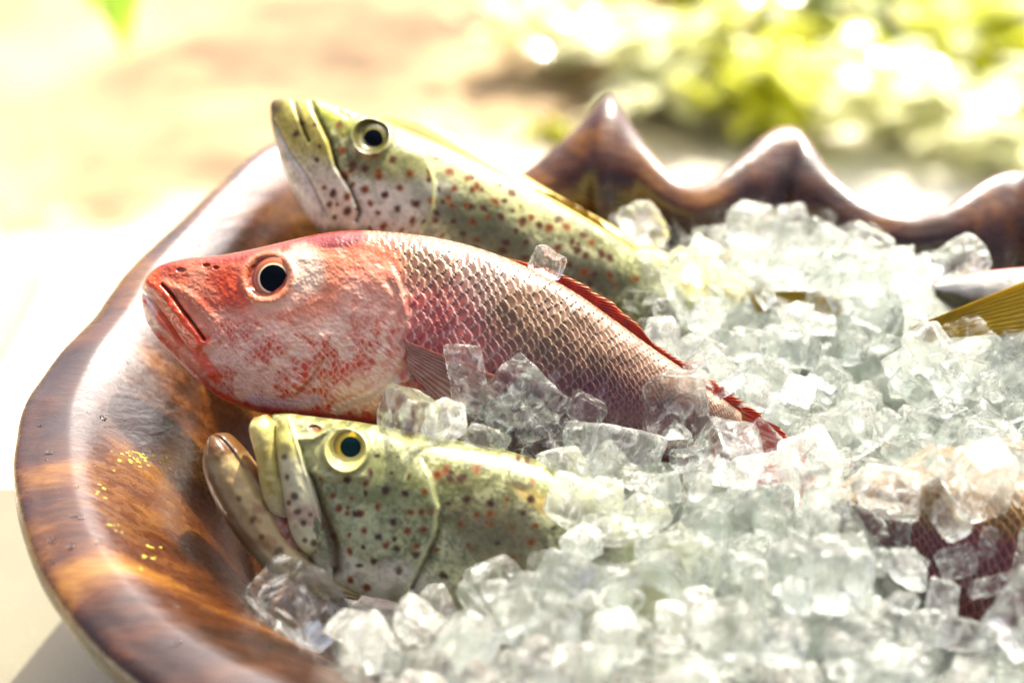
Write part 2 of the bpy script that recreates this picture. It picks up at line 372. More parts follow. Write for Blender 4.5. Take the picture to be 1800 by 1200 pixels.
# ------------------------------------------------------------------ red snapper
dB = lambda x, y: .868 - (x-300)*.000022 + (y-550)*-.00001
TB = [(259, 490), (269, 477), (290, 463), (330, 454), (390, 449), (450, 438), (510, 424), (570, 411), (630, 406), (700, 410), (780, 421), (860, 443), (940, 476), (1010, 514), (1080, 563), (1150, 614), (1210, 655), (1260, 693), (1300, 723), (1330, 745)]
BB = [(250, 514), (256, 552), (274, 588), (311, 628), (355, 672), (400, 704), (460, 724), (530, 732), (600, 738), (680, 755), (770, 775), (860, 795), (950, 808), (1030, 812), (1100, 812), (1160, 812), (1210, 820), (1250, 832), (1285, 840), (1310, 850)]
WB = [.004, .009, .013, .017, .022, .026, .029, .031, .033, .034, .034, .033, .031, .028, .025, .021, .017, .013, .010, .007]
SLIT = [(296, 502), (312, 517), (335, 548), (355, 572), (373, 596)]
PREOP = [(578, 470), (592, 540), (588, 590), (578, 632), (556, 664), (530, 690)]
OPER = [(690, 455), (718, 520), (728, 570), (722, 620), (700, 662), (660, 694), (600, 716)]
SCB = [(560, 405), (650, 420), (700, 460), (722, 520), (735, 570), (725, 640), (690, 700), (640, 760)]
def relB(s):
    px, py = s.px, s.py; wx = (fbm(px/30, py/30, 0, 3, 1)-.5)
    s.t_lin = s.t
    h = np.zeros_like(px)
    sd_ = side(px, py, [(600, 300), (660, 400), (705, 460), (722, 520), (735, 570), (725, 640), (690, 700), (640, 790)])
    s.scm = smooth(-30, 14, sd_ + wx*50)
    H, RR, QQ, ID = scales(s, 15.5, .98); s.RR, s.QQ, s.ID = RR, QQ, ID
    amp = .0011*(.35+.65*smooth(1330, 1000, px)); h += s.scm*amp*(H*.9 + .35*smooth(.7, 1., RR)*0 - .25*(1-RR))
    H2, R2, _, s.I2 = scales(s, 26, 1.15, .5); s.R2 = R2; s.ckm = (1-s.scm)*smooth(545, 600, py + (px-480)*-.12)*smooth(350, 420, px); h += s.ckm*.0004*(H2 - .4*(1-R2))
    # mouth
    d, f = pdist(px, py, SLIT); h -= .0022*np.exp(-(d/3.)**2)
    d, f = pdist(px, py, [(252, 514), (276, 530), (305, 566), (332, 604), (350, 622)]); h -= .0016*np.exp(-(d/4)**2)
    d2, _ = pdist(px, py, [(266, 494), (300, 520), (335, 566), (366, 604)]); h += .0022*np.exp(-(d2/11)**2)
    d3, _ = pdist(px, py, [(262, 530), (290, 570), (330, 612), (380, 655)]); h += .0022*np.exp(-(d3/13)**2)
    # maxilla edge
    d, _ = pdist(px, py, [(300, 500), (345, 520), (390, 560), (404, 590), (385, 606)]); h += .0012*np.exp(-(d/8)**2)
    # eye socket
    r = np.hypot(px-482, (py-490)*1.04); h += .0014*np.exp(-((r-44)/7)**2) - .0022*smooth(41, 26, r)
    # preopercle, opercle edges
    sd1 = side(px, py, PREOP); h += .0016*smooth(6, -2, sd1)*smooth(-60, -2, sd1)*smooth(560, 620, py) - .0009*np.exp(-((sd1-3)/4.)**2)*smooth(520, 660, py)
    sd2 = side(px, py, OPER); h += .0015*smooth(5, -5, sd2)*smooth(-110, -4, sd2)*smooth(450, 500, py)
    d, _ = pdist(px, py, [(586, 640), (580, 680), (584, 712)]); h -= .0012*np.exp(-(d/4)**2)
    # nostrils
    for a, b, r_ in ((327, 477, 7), (372, 469, 6), (390, 473, 5)): h -= .0015*blob(px, py, a, b, r_, r_*.6)
    # pectoral hollow
    d, _ = pdist(px, py, [(690, 500), (705, 520), (700, 545)]); h -= .001*np.exp(-(d/6)**2)
    cheek = smooth(700, 640, px)*smooth(520, 600, py)
    h += .0005*cheek*(fbm((px+py*.35)/14, (py-px*.2)/6, 0, 3, 21)-.5)*2
    h += .0022*(fbm(px/45, py/45, 0, 3, 8)-.5) + (1-s.scm)*(.0005*(fbm(px/14, py/12, 0, 3, 18)-.5) + .0005*(fbm(px/4, py/4, 0, 2, 19)-.5))
    return h
def paintB(s):
    px, py = s.px, s.py
    n1 = fbm(px/60, py/60, 0, 4, 2); n2 = fbm(px/16, py/16, 0, 3, 4); n3 = fbm(px/110, py/110, 0, 3, 7)
    st = fbm((px*.55+py*.3)/7, (py*.9-px*.3)/22, 0, 3, 31)                 # streaks down the flank
    ck = fbm((px+py*.9)/26, (py-px*.7)/6, 0, 3, 41)                        # oblique cheek mottling
    wx = px + (n1-.5)*60; wy = py + (n3-.5)*70
    c = np.ones(px.shape+(3,))*lin(212, 178, 146)
    # flank zones
    axis = np.interp(px, [250, 600, 800, 1000, 1150, 1300], [560, 575, 590, 625, 690, 790])
    low = smooth(-30, 70, wy-axis)
    c = mixc(c, low*smooth(700, 900, wx), lin(150, 100, 104))
    c = mixc(c, smooth(40, 110, wy-axis)*smooth(740, 880, wx), lin(104, 58, 66))
    c = mixc(c, smooth(960, 1180, wx)*smooth(-60, 20, wy-axis)*.8, lin(128, 80, 74))
    c = mixc(c, blob(wx, wy, 760, 600, 110, 90, 10, .6), lin(236, 190, 184))
    c = mixc(c, blob(wx, wy, 835, 500, 42, 40, 0, .6)*.6, lin(225, 205, 195))
    # scale pattern
    rim = smooth(.80, .99, s.RR); dark = (1-smooth(.25, .74, np.hypot(s.RR*1.1-.25, 0)))
    dk = mixc(c, np.full(px.shape, .85), lin(104, 52, 36)); dk = mixc(dk, low*smooth(600, 760, px), lin(104, 46, 58)); 
    dk = mixc(dk, blob(wx, wy, 740, 620, 120, 110, 0, .6), lin(205, 95, 85))
    lt = np.clip(c*1.22, 0, .85)
    m = s.scm[..., None]
    sc_ = dk*(1-rim[..., None]*.9) + lt*rim[..., None]*.9
    sc_ = sc_*(.82+.36*s.ID[..., None])
    c = c*(1-m*.88) + sc_*m*.88
    c = mixc(c, s.scm*low*smooth(.55, .75, st)*.55*smooth(1200, 900, px), lin(240, 215, 212))
    c = mixc(c, s.scm*smooth(860, 680, wx)*smooth(480, 560, wy)*smooth(.55, .42, st)*.75, lin(200, 60, 55))
    # head
    hd = 1-s.scm
    c = mixc(c, hd, lin(230, 150, 126))
    top = smooth(-14, 26, np.interp(px, [250, 330, 400, 460, 540, 640, 700], [478, 500, 508, 462, 448, 452, 440]) - py + (n1-.5)*26)
    c = mixc(c, hd*top, lin(138, 52, 38))
    c = mixc(c, hd*blob(wx, wy, 380, 520, 70, 42, 25, .5), lin(186, 92, 72))
    c = mixc(c, hd*blob(wx, wy, 345, 505, 18, 26, 20, .5)*.8, lin(220, 150, 130))  # paler snout blobs, here and just below, are highlights painted in
    c = mixc(c, blob(px+(n2-.5)*20, py+(n2-.5)*20, 372, 513, 26, 12, 20, .4)*.8, lin(212, 130, 110))
    c = mixc(c, hd*blob(wx, wy, 420, 470, 40, 12, -10, .5)*.7, lin(190, 110, 88))
    c = mixc(c, hd*blob(wx, wy, 430, 505, 34, 30, 30, .8)*.8, lin(200, 76, 50))
    c = mixc(c, blob(px+(n2-.5)*14, py, 606, 427, 42, 13, -6, .4), lin(96, 14, 10))
    c = mixc(c, blob(wx, wy, 560, 437, 50, 13, -8, .5)*.8, lin(120, 30, 22))
    c = mixc(c, blob(wx, wy, 655, 462, 44, 30, 20, .5)*(1-top), lin(214, 112, 88))
    c = mixc(c, blob(px+(n1-.5)*22, py+(n2-.5)*12, 543, 480, 36, 44, -10, .35), lin(240, 212, 200))
    c = mixc(c, blob(px+(n1-.5)*22, py, 505, 536, 40, 13, -8, .5)*.8, lin(236, 200, 190))
    c = mixc(c, hd*blob(wx, wy, 650, 590, 70, 90, 0, .5), lin(242, 204, 196))
    c = mixc(c, hd*blob(wx, wy, 500, 640, 110, 60, 20, .6)*.8, lin(240, 180, 172))
    chk = hd*smooth(530, 590, py)*smooth(330, 420, px)
    big = fbm(px/34, py/34, 0, 3, 47); red = smooth(.40, .58, big + (ck-.5)*.5)*(1-smooth(.55, .98, s.R2)*.5); c = mixc(c, chk*.7, lin(250, 214, 204)); c = mixc(c, chk*red*.95*(.6+.6*s.I2), lin(204, 74, 50)); c = mixc(c, chk*smooth(.8, .98, s.R2)*.18, lin(252, 232, 226)); c = mixc(c, chk*smooth(.52, .62, st)*.35, lin(250, 224, 218))
    ps = fbm((px+py*.2)/10, (py-px*.1)/9, 2, 3, 51); c = mixc(c, hd*smooth(590, 620, px)*smooth(470, 520, py)*smooth(.50, .64, ps)*.5, lin(206, 116, 104))
    # lips and jaw
    d, _ = pdist(px, py, [(268, 482), (285, 502), (310, 530), (350, 578), (368, 600)]); c = mixc(c, smooth(16, 7, d + (n2-.5)*16)*.9, lin(224, 84, 46))
    d, _ = pdist(px, py, [(256, 520), (262, 550), (285, 580)]); c = mixc(c, smooth(26, 14, d), lin(240, 206, 204))
    c = mixc(c, blob(px, py, 262, 533, 5, 7, 0, .5), lin(200, 90, 90))
    d, _ = pdist(px, py, [(290, 552), (312, 580), (328, 602)]); c = mixc(c, smooth(14, 4, d + (n2-.5)*14)*.85, lin(222, 92, 56))
    d, _ = pdist(px, py, [(345, 585), (362, 622), (392, 660)]); c = mixc(c, smooth(15, 8, d+(n2-.5)*10)*.85, lin(226, 86, 58))
    d, _ = pdist(px, py, [(285, 600), (320, 640), (362, 680), (405, 708), (450, 724)]); c = mixc(c, smooth(22, 8, d+(n2-.5)*8), lin(222, 76, 52))
    d, _ = pdist(px, py, [(430, 716), (520, 730), (600, 735), (680, 752)]); c = mixc(c, smooth(24, 6, d+(n2-.5)*10)*.9, lin(172, 52, 62))
    d, _ = pdist(px, py, [(455, 700), (520, 708), (570, 700)]); c = mixc(c, smooth(14, 4, d)*.7, lin(222, 200, 226))  # bluish-white reflection along the belly edge, put into the colour
    d, _ = pdist(px, py, SLIT); c = mixc(c, smooth(3.2, 1., d)*.9, lin(60, 14, 12))
    d, _ = pdist(px, py, [(600, 716), (660, 694), (700, 664)]); c = mixc(c, smooth(14, 6, d)*.8, lin(240, 214, 222))
    sd1 = side(px, py, PREOP); c = mixc(c, np.exp(-((sd1-2)/2.5)**2)*smooth(560, 660, py)*.45, lin(150, 84, 96))
    r = np.hypot(px-482, (py-490)*1.04); c = mixc(c, smooth(7, 3, np.abs(r-42))*.8, lin(206, 128, 100)); c = mixc(c, smooth(38, 33, r), lin(150, 70, 46))
    # belly deep red below
    c = mixc(c, smooth(700, 745, py)*smooth(610, 680, px)*smooth(900, 800, px), lin(150, 60, 58))
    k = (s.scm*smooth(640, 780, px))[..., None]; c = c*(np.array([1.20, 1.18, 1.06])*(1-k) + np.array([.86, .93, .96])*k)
    return np.clip(c, 0, .9)
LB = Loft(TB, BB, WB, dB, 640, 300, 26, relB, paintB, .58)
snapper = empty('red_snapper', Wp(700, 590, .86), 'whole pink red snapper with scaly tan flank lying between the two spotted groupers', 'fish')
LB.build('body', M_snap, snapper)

def eye(L, cx, cy, rp, ri, ro, parent, cols, pupm, tilt=(0, 0), sx=1., dome=.38, back=.0):
    "iris as a coloured dome of rings, the pupil a dome of its own in its middle"
    P0 = L.at(cx, cy); d = proj(P0)[2]; k = d/FPX; ax = -FWD + np.array([tilt[0], 0, 0]) + UPV*tilt[1]; ax = ax/np.linalg.norm(ax)
    rx = np.cross(UPV, ax); rx /= np.linalg.norm(rx); ry = np.cross(ax, rx)
    C = Wp(cx, cy, d) - ax*back
    def dome_mesh(r0, r1, hfun, nr, cfun=None):
        V, c = [], []; na = 72
        for a in np.linspace(r0, r1, nr):
            th = np.linspace(0, 2*math.pi, na, endpoint=False)
            V.append(C + ax*hfun(a) + (a*k)*(np.cos(th)[:, None]*rx*sx + np.sin(th)[:, None]*ry)); c.append(np.tile(cfun(a), (na, 1)) if cfun else np.zeros((na, 3)))
        return np.concatenate(V), grid_faces(nr, na, True), np.concatenate(c)
    R = ro*k; hf = lambda a: R*dome*(math.sqrt(max(0, 1-(a*k/(R*1.12))**2)) - .45)
    rs = [q[0] for q in cols]; cc = np.array([q[1] for q in cols])
    V, F, c = dome_mesh(rp*.6, ro, hf, 40, lambda a: np.array([np.interp(a, rs, cc[:, i]) for i in range(3)]))
    n = vnoise(np.arange(len(V))*.37, np.arange(len(V))*.011)[:, None]; iris = mesh_np('eye', V, F, M_iris, parent, c*(.8+.4*n))
    V, F, c = dome_mesh(0.01, rp, lambda a: hf(a)+k*1.0*(1-.5*(a/rp)**2), 14)
    pu = mesh_np('pupil', V, F, pupm, iris)
    return iris
eye(LB, 482, 490, 23.5, 27, 38, snapper, [(0, lin(20, 10, 8)), (23, lin(60, 30, 20)), (25, lin(250, 225, 190, 1)), (27, lin(248, 214, 170)), (29, lin(206, 104, 60)), (33, lin(224, 140, 100)), (36, lin(200, 100, 70)), (38, lin(130, 44, 28))], M_pupil, (-.04, .06), back=-.0012)

def fin(name, basep, tipp, d0, nr, colf, parent, ridge=.0009, jag=8, thick=.0008, amp_edge=0, mat=None, per=10, labels=None):
    nu = nr*per; B = catmull(basep, nu); T = catmull(tipp, nu); nv = 26
    u = np.linspace(0, 1, nu)[:, None]; v = np.linspace(0, 1, nv)[None, :]
    saw = np.abs(((u*nr) % 1)-.5)*2                                   # 1 on each ray
    vv = v*(1 - jag/100*(1-saw)*1.0)
    px = B[:, None, 0]*(1-vv) + T[:, None, 0]*vv; py = B[:, None, 1]*(1-vv) + T[:, None, 1]*vv
    off = ridge*np.cos(u*nr*2*math.pi)*(.3+.7*v**.5) + amp_edge*np.sin(u*7)*v
    P1 = Wp(px, py, d0(px, py)) - FWD*(off+thick/2)[..., None]; P2 = Wp(px, py, d0(px, py)) - FWD*(off-thick/2)[..., None]
    n = fbm(px/9, py/9, 0, 3, 3); col = colf(px, py, u, v, saw*np.ones_like(px), n)
    V = np.concatenate([P1.reshape(-1, 3), P2.reshape(-1, 3)]); F = grid_faces(nu, nv); N = nu*nv
    e = []
    idx = np.arange(N).reshape(nu, nv)
    for line in (idx[0], idx[-1], idx[:, 0], idx[:, -1]): e.append(np.stack([line[:-1], line[1:], line[1:]+N, line[:-1]+N], -1))
    F = np.concatenate([F, F[:, ::-1]+N]+e)
    return mesh_np(name, V, F, mat or M_fin, parent, np.concatenate([col.reshape(-1, 3)]*2))
def redfin(px, py, u, v, saw, n):
    c = np.ones(px.shape+(3,))*lin(226, 58, 24); c = mixc(c, smooth(.45, .95, saw)*.7, lin(250, 130, 60)); c = mixc(c, smooth(.3, .05, saw)*.75, lin(140, 22, 14))
    c = mixc(c, smooth(.15, 0, v)*np.ones_like(px)*.6, lin(240, 170, 90)); return c*(.7+.6*n[..., None])
dBf = lambda x, y: dB(x, y) + .001
def ray_phase(s, slant, step): return (s.sl - slant*(1-s.t) + 3*(fbm(s.px/30, s.py/30, 0, 2, 8)-.5)) / step % 1
def rel_rays(slant, step): return lambda s: .0006*np.cos(2*math.pi*ray_phase(s, slant, step))
def paint_rays(slant, step):
    def f(s):
        q = np.abs(ray_phase(s, slant, step)-.5)*2; n = fbm(s.px/10, s.py/10, 0, 3, 5); c = np.ones(s.px.shape+(3,))*lin(226, 52, 22)
        c = mixc(c, smooth(.3, 1., q)*.5, lin(248, 120, 56)); c = mixc(c, smooth(.25, .0, q)*.6, lin(130, 16, 12)); c = mixc(c, smooth(.18, .02, s.t)*.8, lin(240, 150, 70)); return c*(.6+.8*n[..., None])
    return f
Loft([(886, 452), (935, 464), (985, 481), (1030, 502), (1042, 512), (1078, 532), (1090, 545), (1122, 570), (1134, 586), (1160, 618)], [(886, 470), (935, 494), (985, 520), (1030, 548), (1042, 556), (1078, 582), (1090, 590), (1122, 612), (1134, 620), (1160, 634)],
     [.0012, .0016, .0018, .0018, .0018, .0016, .0016, .0014, .0012, .001], lambda x, y: dB(x, y)+.001, 420, 60, 20, rel_rays(170, 17), paint_rays(170, 17), .5).build('dorsal_fin', M_fin, snapper)
Loft([(1148, 602), (1200, 636), (1250, 668), (1300, 702), (1338, 728)], [(1148, 622), (1200, 662), (1250, 700), (1300, 734), (1338, 752)], [.0010, .0012, .0012, .0012, .001], lambda x, y: dB(x, y)+.001, 260, 40, 14, rel_rays(70, 11), paint_rays(70, 11), .5).build('soft_dorsal_fin', M_fin, snapper)
def pinkfin(px, py, u, v, saw, n):
    c = np.ones(px.shape+(3,))*lin(244, 206, 196); c = mixc(c, smooth(.4, .9, saw)*.5, lin(236, 150, 130)); return mixc(c, smooth(.5, .7, n)*.4, lin(220, 120, 104))
fin('pectoral_fin', [(708, 596), (716, 620), (714, 648)], [(884, 664), (872, 708), (806, 738)], lambda x, y: dB(x, y)-.0365, 11, pinkfin, snapper, .0005, 5, .0006, mat=M_yfin)
fin('tail_fin', [(1302, 716), (1305, 760), (1300, 805), (1298, 850)], [(1372, 752), (1420, 808), (1408, 850), (1386, 915)], lambda x, y: dB(x, y)-.012-(x-1300)*.00018, 14, redfin, snapper, .0005, 6)

# ------------------------------------------------------------------ groupers
def spots_mask(px, py, pts, r, s):
    m = np.zeros_like(px); o = np.zeros_like(px); rnd = np.random.default_rng(s)
    for k, (x, y) in enumerate(pts):
        rr = r*rnd.uniform(.6, 1.35); a = rnd.uniform(0, 180); e = rnd.uniform(.72, 1.)
        sl = (np.abs(px-x) < 3*rr) & (np.abs(py-y) < 3*rr)
        q = blob(px[sl], py[sl], x, y, rr, rr*e, a, .5)
        m[sl] = np.maximum(m[sl], q); o[sl] = np.where(q > .02, rnd.uniform(0, 1), o[sl])
    return m, o
za = lambda L: [(440+.389*x, 140+.389*y) for x, y in L]; zc = lambda L: [(340+.4*x, 700+.4*y) for x, y in L]
SPA = za([(685,325),(747,348),(512,348),(660,388),(855,380),(435,278),(423,228),(420,345),(580,365),(475,438),(538,432),(602,440),(602,462),(735,452),(822,455),(822,478),(908,435),(970,392),(990,462),(1012,464),(1105,474),(1135,485),(538,518),(628,543),(692,512),(930,512),(862,520),(565,582),(600,622),(683,605),(765,585),(832,572),(878,573),(920,590),(1002,592),(1078,640),(1110,570),(1150,568),(1188,607),(1185,527),(1310,585),(747,658),(803,660),(850,655),(925,660),(965,712),(1030,740),(1155,750),(1230,655),(1135,635),(1305,672),(1345,682),(1240,748),(1385,770),(1420,678),(1500,715),(1535,748),(1450,745),(1475,755),(1505,805),(1580,795),(1615,810),(1435,845),(1612,888),(1375,860),(450,460),(460,550),(460,615),(400,535),(325,385),(415,580),(400,640),(380,580),(340,330),(225,265),(250,215),(485,495),(505,605),(1240,820),(1100,800),(1300,800),(980,800),(880,720),(700,700),(560,690),(620,680),(1050,520),(1060,600),(1220,590),(1270,640),(1390,640),(1200,700)])
SPC = zc([(797,305),(703,340),(583,335),(890,305),(963,325),(780,395),(868,378),(950,390),(1033,385),(718,412),(638,405),(665,458),(830,448),(757,478),(970,468),(900,508),(1070,470),(1130,435),(1210,418),(1310,435),(775,550),(832,575),(710,565),(958,547),(1028,542),(712,640),(770,620),(912,620),(993,645),(750,700),(815,680),(922,718),(1085,628),(1215,610),(1400,535),(1310,525),(1500,530),(1400,660),(1450,475),(1560,415),(1480,418),(1545,625),(1545,660),(1640,575),(1635,620),(1190,755),(1110,740),(1055,795),(1290,720),(1370,725),(1120,295),(1180,330),(1253,290),(915,240),(825,235),(955,200),(480,215),(1685,800),(635,580),(600,530),(710,770),(780,800),(545,790),(460,715),(1230,905),(1420,940),(1590,970),(1520,990),(1740,1000),(1180,520),(1250,480),(1380,420),(1340,600),(1480,600),(1700,700),(1750,620),(1800,760),(1640,900),(1850,900),(1900,1000),(1300,850),(1400,850),(1980,1080)])
rs_ = np.random.default_rng(77)
SPA += [(x, y) for x, y in zip(rs_.uniform(560, 1150, 70), rs_.uniform(200, 560, 70)) if (y > 230+(x-600)*.42)]
SPC += [(x, y) for x, y in zip(rs_.uniform(600, 1250, 80), rs_.uniform(800, 1150, 80))]
dA = lambda x, y: .952 + (x-500)*.00001
TA = [(484, 176), (505, 173), (530, 177), (556, 175), (590, 185), (630, 198), (675, 214), (725, 235), (775, 256), (830, 281), (890, 309), (950, 340), (1010, 374), (1070, 410), (1130, 452), (1200, 495), (1260, 535)]
BA = [(476, 188), (478, 215), (484, 245), (495, 285), (508, 318), (525, 352), (548, 390), (585, 425), (640, 455), (710, 480), (790, 505), (860, 530), (930, 555), (1000, 570), (1080, 575), (1160, 585), (1230, 590)]
WA = [.005, .010, .014, .018, .022, .026, .029, .031, .032, .032, .031, .029, .027, .024, .021, .017, .012]
A1 = [(519, 176), (530, 205), (543, 238), (552, 256)]; A2 = [(548, 176), (566, 215), (588, 258), (600, 300), (624, 338), (641, 378), (634, 394)]; A3 = [(486, 215), (515, 270), (552, 320), (580, 378)]
OPA = [(730, 238), (756, 285), (771, 330), (768, 375), (752, 412)]; DKA = [(700, 205), (722, 245), (755, 290)]
def relA(s):
    px, py = s.px, s.py
    h = .0010*(fbm(px/40, py/40, 0, 3, 12)-.5)
    for L, dp, wd in ((A1, .0030, 3.5), (A2, .0026, 4.), (A3, .0014, 4.)):
        d, _ = pdist(px, py, L); h -= dp*np.exp(-(d/wd)**2)
    q = side(px, py, A2); h += .0020*smooth(1, -4, q)*smooth(-60, -3, q)*smooth(180, 230, py)
    q = side(px, py, OPA); h += .0028*smooth(3, -3, q)*smooth(-120, -3, q)*smooth(238, 290, py)
    r = np.hypot(px-659, (py-248)*.95); h += .0026*np.exp(-((r-33)/6)**2) - .0035*smooth(32, 18, r)
    for a, b in ((603, 205), (616, 212)): h -= .0014*blob(px, py, a, b, 6, 4, 30)
    return h
def grouper_base(px, py, dorsal, s=0):
    n = fbm(px/55, py/55, 0, 4, 60+s); n2 = fbm(px/17, py/17, 0, 3, 61+s); n3 = fbm(px/90, py/90, 0, 3, 62+s); n4 = fbm(px/5, py/5, 0, 3, 63+s)
    c = np.ones(px.shape+(3,))*lin(206, 212, 178)
    c = mixc(c, smooth(.42, .58, n)*.85, lin(138, 142, 96)); c = mixc(c, smooth(.47, .60, n3)*.6, lin(158, 164, 114)); c = mixc(c, smooth(.54, .64, n)*.7, lin(92, 94, 64))
    c = mixc(c, dorsal, lin(134, 136, 74)); c = mixc(c, smooth(.52, .66, n2)*.6, lin(84, 92, 56)); c = mixc(c, smooth(.50, .34, n2)*.4, lin(214, 220, 176))
    c = mixc(c, smooth(.5, .68, n4)*.4, lin(80, 84, 50)); c = mixc(c, smooth(.46, .3, n4)*.35, lin(226, 230, 190)); return c, n, n2, n3
def fine(c, px, py, s):
    n4 = fbm(px/5, py/5, 0, 3, 63+s); n5 = fbm(px/20, py/20, 0, 3, 67+s)
    c = mixc(c, smooth(.5, .7, n4)*.28, lin(90, 94, 60)); c = mixc(c, smooth(.54, .68, n5)*.35, lin(118, 124, 84)); return c
def paintA(s):
    px, py = s.px, s.py; c, n, n2, n3 = grouper_base(px, py, smooth(.42, .04, s.t+0*s.px + 0), 0)
    wx = px+(n-.5)*60; wy = py+(n3-.5)*50
    c = mixc(c, blob(wx, wy, 680, 370, 105, 52, -8, .5)*.95, lin(232, 236, 228))
    c = mixc(c, blob(wx, wy, 715, 300, 60, 40, 10, .5)*.8, lin(148, 150, 98))
    c = mixc(c, blob(wx, wy, 850, 420, 130, 28, 28, .5)*.85, lin(92, 98, 72))
    c = mixc(c, blob(wx, wy, 880, 355, 120, 26, 28, .5)*.7, lin(226, 226, 176))
    c = mixc(c, blob(wx, wy, 1040, 480, 60, 26, 25, .5)*.85, lin(78, 74, 50))
    qj = side(px, py, A3)
    c = mixc(c, smooth(8, -8, qj + (n2-.5)*14)*smooth(215, 260, py), lin(240, 240, 238))
    q2 = side(px, py, A2); jaw = smooth(2, -2, q2)*(1-smooth(8, -8, qj))
    c = mixc(c, jaw*smooth(270, 340, wy), lin(236, 236, 222)); c = mixc(c, jaw*smooth(310, 250, wy)*.8, lin(196, 186, 96))
    c = mixc(c, blob(px, py, 487, 188, 18, 16, 0, .6), lin(104, 82, 42))
    c = mixc(c, blob(wx, wy, 602, 207, 40, 22, 25, .6), lin(160, 168, 50))
    fr = smooth(395, 412, py+(n2-.5)*26)*smooth(500, 560, px)*smooth(720, 600, px); c = mixc(c, fr*.7, lin(70, 58, 30))
    c = fine(c, px, py, 0); nw = fbm(px/8, py/8, 0, 2, 88)-.5; nx = fbm(px/8, py/8, 5, 2, 89)-.5
    m, o = spots_mask(px+nx*6, py+nw*6, SPA, 6.3, 3)
    low = smooth(360, 430, py)
    cs = np.where((o < .45)[..., None], lin(150, 92, 12), lin(96, 58, 22)); cs = mixc(cs, low*.5*(px < 900), lin(60, 36, 20))
    c = c*(1-m[..., None]) + cs*m[..., None]
    m2, _ = spots_mask(px, py, SPA, 3.2, 3); c = mixc(c, m2*.6, lin(60, 26, 14))
    for L, wd in ((A1, 3.), (A2, 2.6)):
        d, _ = pdist(px, py, L); c = mixc(c, smooth(wd, 1, d)*.85, lin(48, 40, 22))
    d, _ = pdist(px, py, A3); c = mixc(c, smooth(2.4, .6, d)*.6, lin(80, 80, 66))
    q = side(px, py, OPA); c = mixc(c, np.exp(-((q+3)/2.2)**2)*smooth(270, 310, py)*.7, lin(214, 222, 150))
    r = np.hypot(px-659, (py-248)*.95); c = mixc(c, smooth(34, 30, r), lin(90, 86, 40))
    c = mixc(c, smooth(.06, .0, s.t)*smooth(500, 620, px), lin(200, 196, 100)); return np.clip(c*np.array([1.18, 1.15, 1.02]), 0, .85)
LA = Loft(TA, BA, WA, dA, 380, 190, 22, relA, paintA)
ga = empty('spotted_grouper', Wp(800, 360, .97), 'green spotted grouper with closed mouth lying behind the red snapper, snout raised over the rim', 'fish', 'brown spotted groupers')
LA.build('body', M_group, ga)
eye(LA, 657, 247, 19.5, 20, 28, ga, [(0, lin(20, 20, 10)), (19, lin(60, 56, 26)), (20.5, lin(190, 180, 96)), (22, lin(126, 120, 54)), (25, lin(104, 100, 44)), (28, lin(70, 66, 30))], M_pupil, (-.12, .12), .92, back=-.0005)
def olivefin(px, py, u, v, saw, n):
    c = np.ones(px.shape+(3,))*lin(196, 156, 62); c = mixc(c, smooth(.4, .0, saw)*.7, lin(140, 84, 26)); c = mixc(c, smooth(.62, .7, n)*.8, lin(120, 60, 20)); return c*(.7+.6*n[..., None])
fin('dorsal_fin', [(925, 327), (980, 356), (1035, 390), (1090, 425)], [(948, 332), (1003, 355), (1052, 385), (1100, 428)], lambda x, y: dA(x, y)+.001, 6, olivefin, ga, .0004, 20, per=16)

dC = lambda x, y: .797 - (x-500)*.00001
TC = [(482, 728), (505, 727), (540, 731), (580, 736), (630, 742), (690, 753), (750, 764), (820, 778), (890, 792), (960, 815), (1030, 852), (1100, 900), (1170, 955), (1240, 1010)]
BC = [(480, 742), (488, 792), (502, 852), (522, 912), (545, 968), (576, 1012), (632, 1038), (710, 1056), (800, 1080), (890, 1110), (980, 1140), (1070, 1170), (1150, 1190), (1230, 1205)]
WC = [.006, .013, .018, .022, .025, .028, .030, .031, .031, .030, .028, .024, .019, .012]
C2 = [(522, 745), (532, 795), (552, 850), (574, 905), (590, 950), (592, 985)]; OPC = [(735, 778), (762, 830), (776, 880), (770, 930), (748, 975), (728, 1015)]
def relC(s):
    px, py = s.px, s.py; h = .0010*(fbm(px/40, py/40, 0, 3, 14)-.5)
    q = side(px, py, C2); h -= .0045*np.exp(-((q-6)/12)**2)*smooth(790, 850, py)
    q = side(px, py, OPC); h += .0030*smooth(3, -3, q)*smooth(-120, -3, q)*smooth(790, 840, py) - .0012*np.exp(-((q-5)/5)**2)*smooth(850, 930, py)
    r = np.hypot((px-617), (py-785)*1.02); h += .0026*np.exp(-((r-36)/6)**2) - .0035*smooth(34, 20, r)
    d, _ = pdist(px, py, [(528, 768), (560, 766), (590, 748), (620, 746)]); h += .0022*np.exp(-(d/6)**2)
    d, _ = pdist(px, py, [(545, 820), (590, 830), (650, 828)]); h += .0012*np.exp(-(d/8)**2)
    h -= .0015*blob(px, py, 560, 750, 10, 5, 10); return h
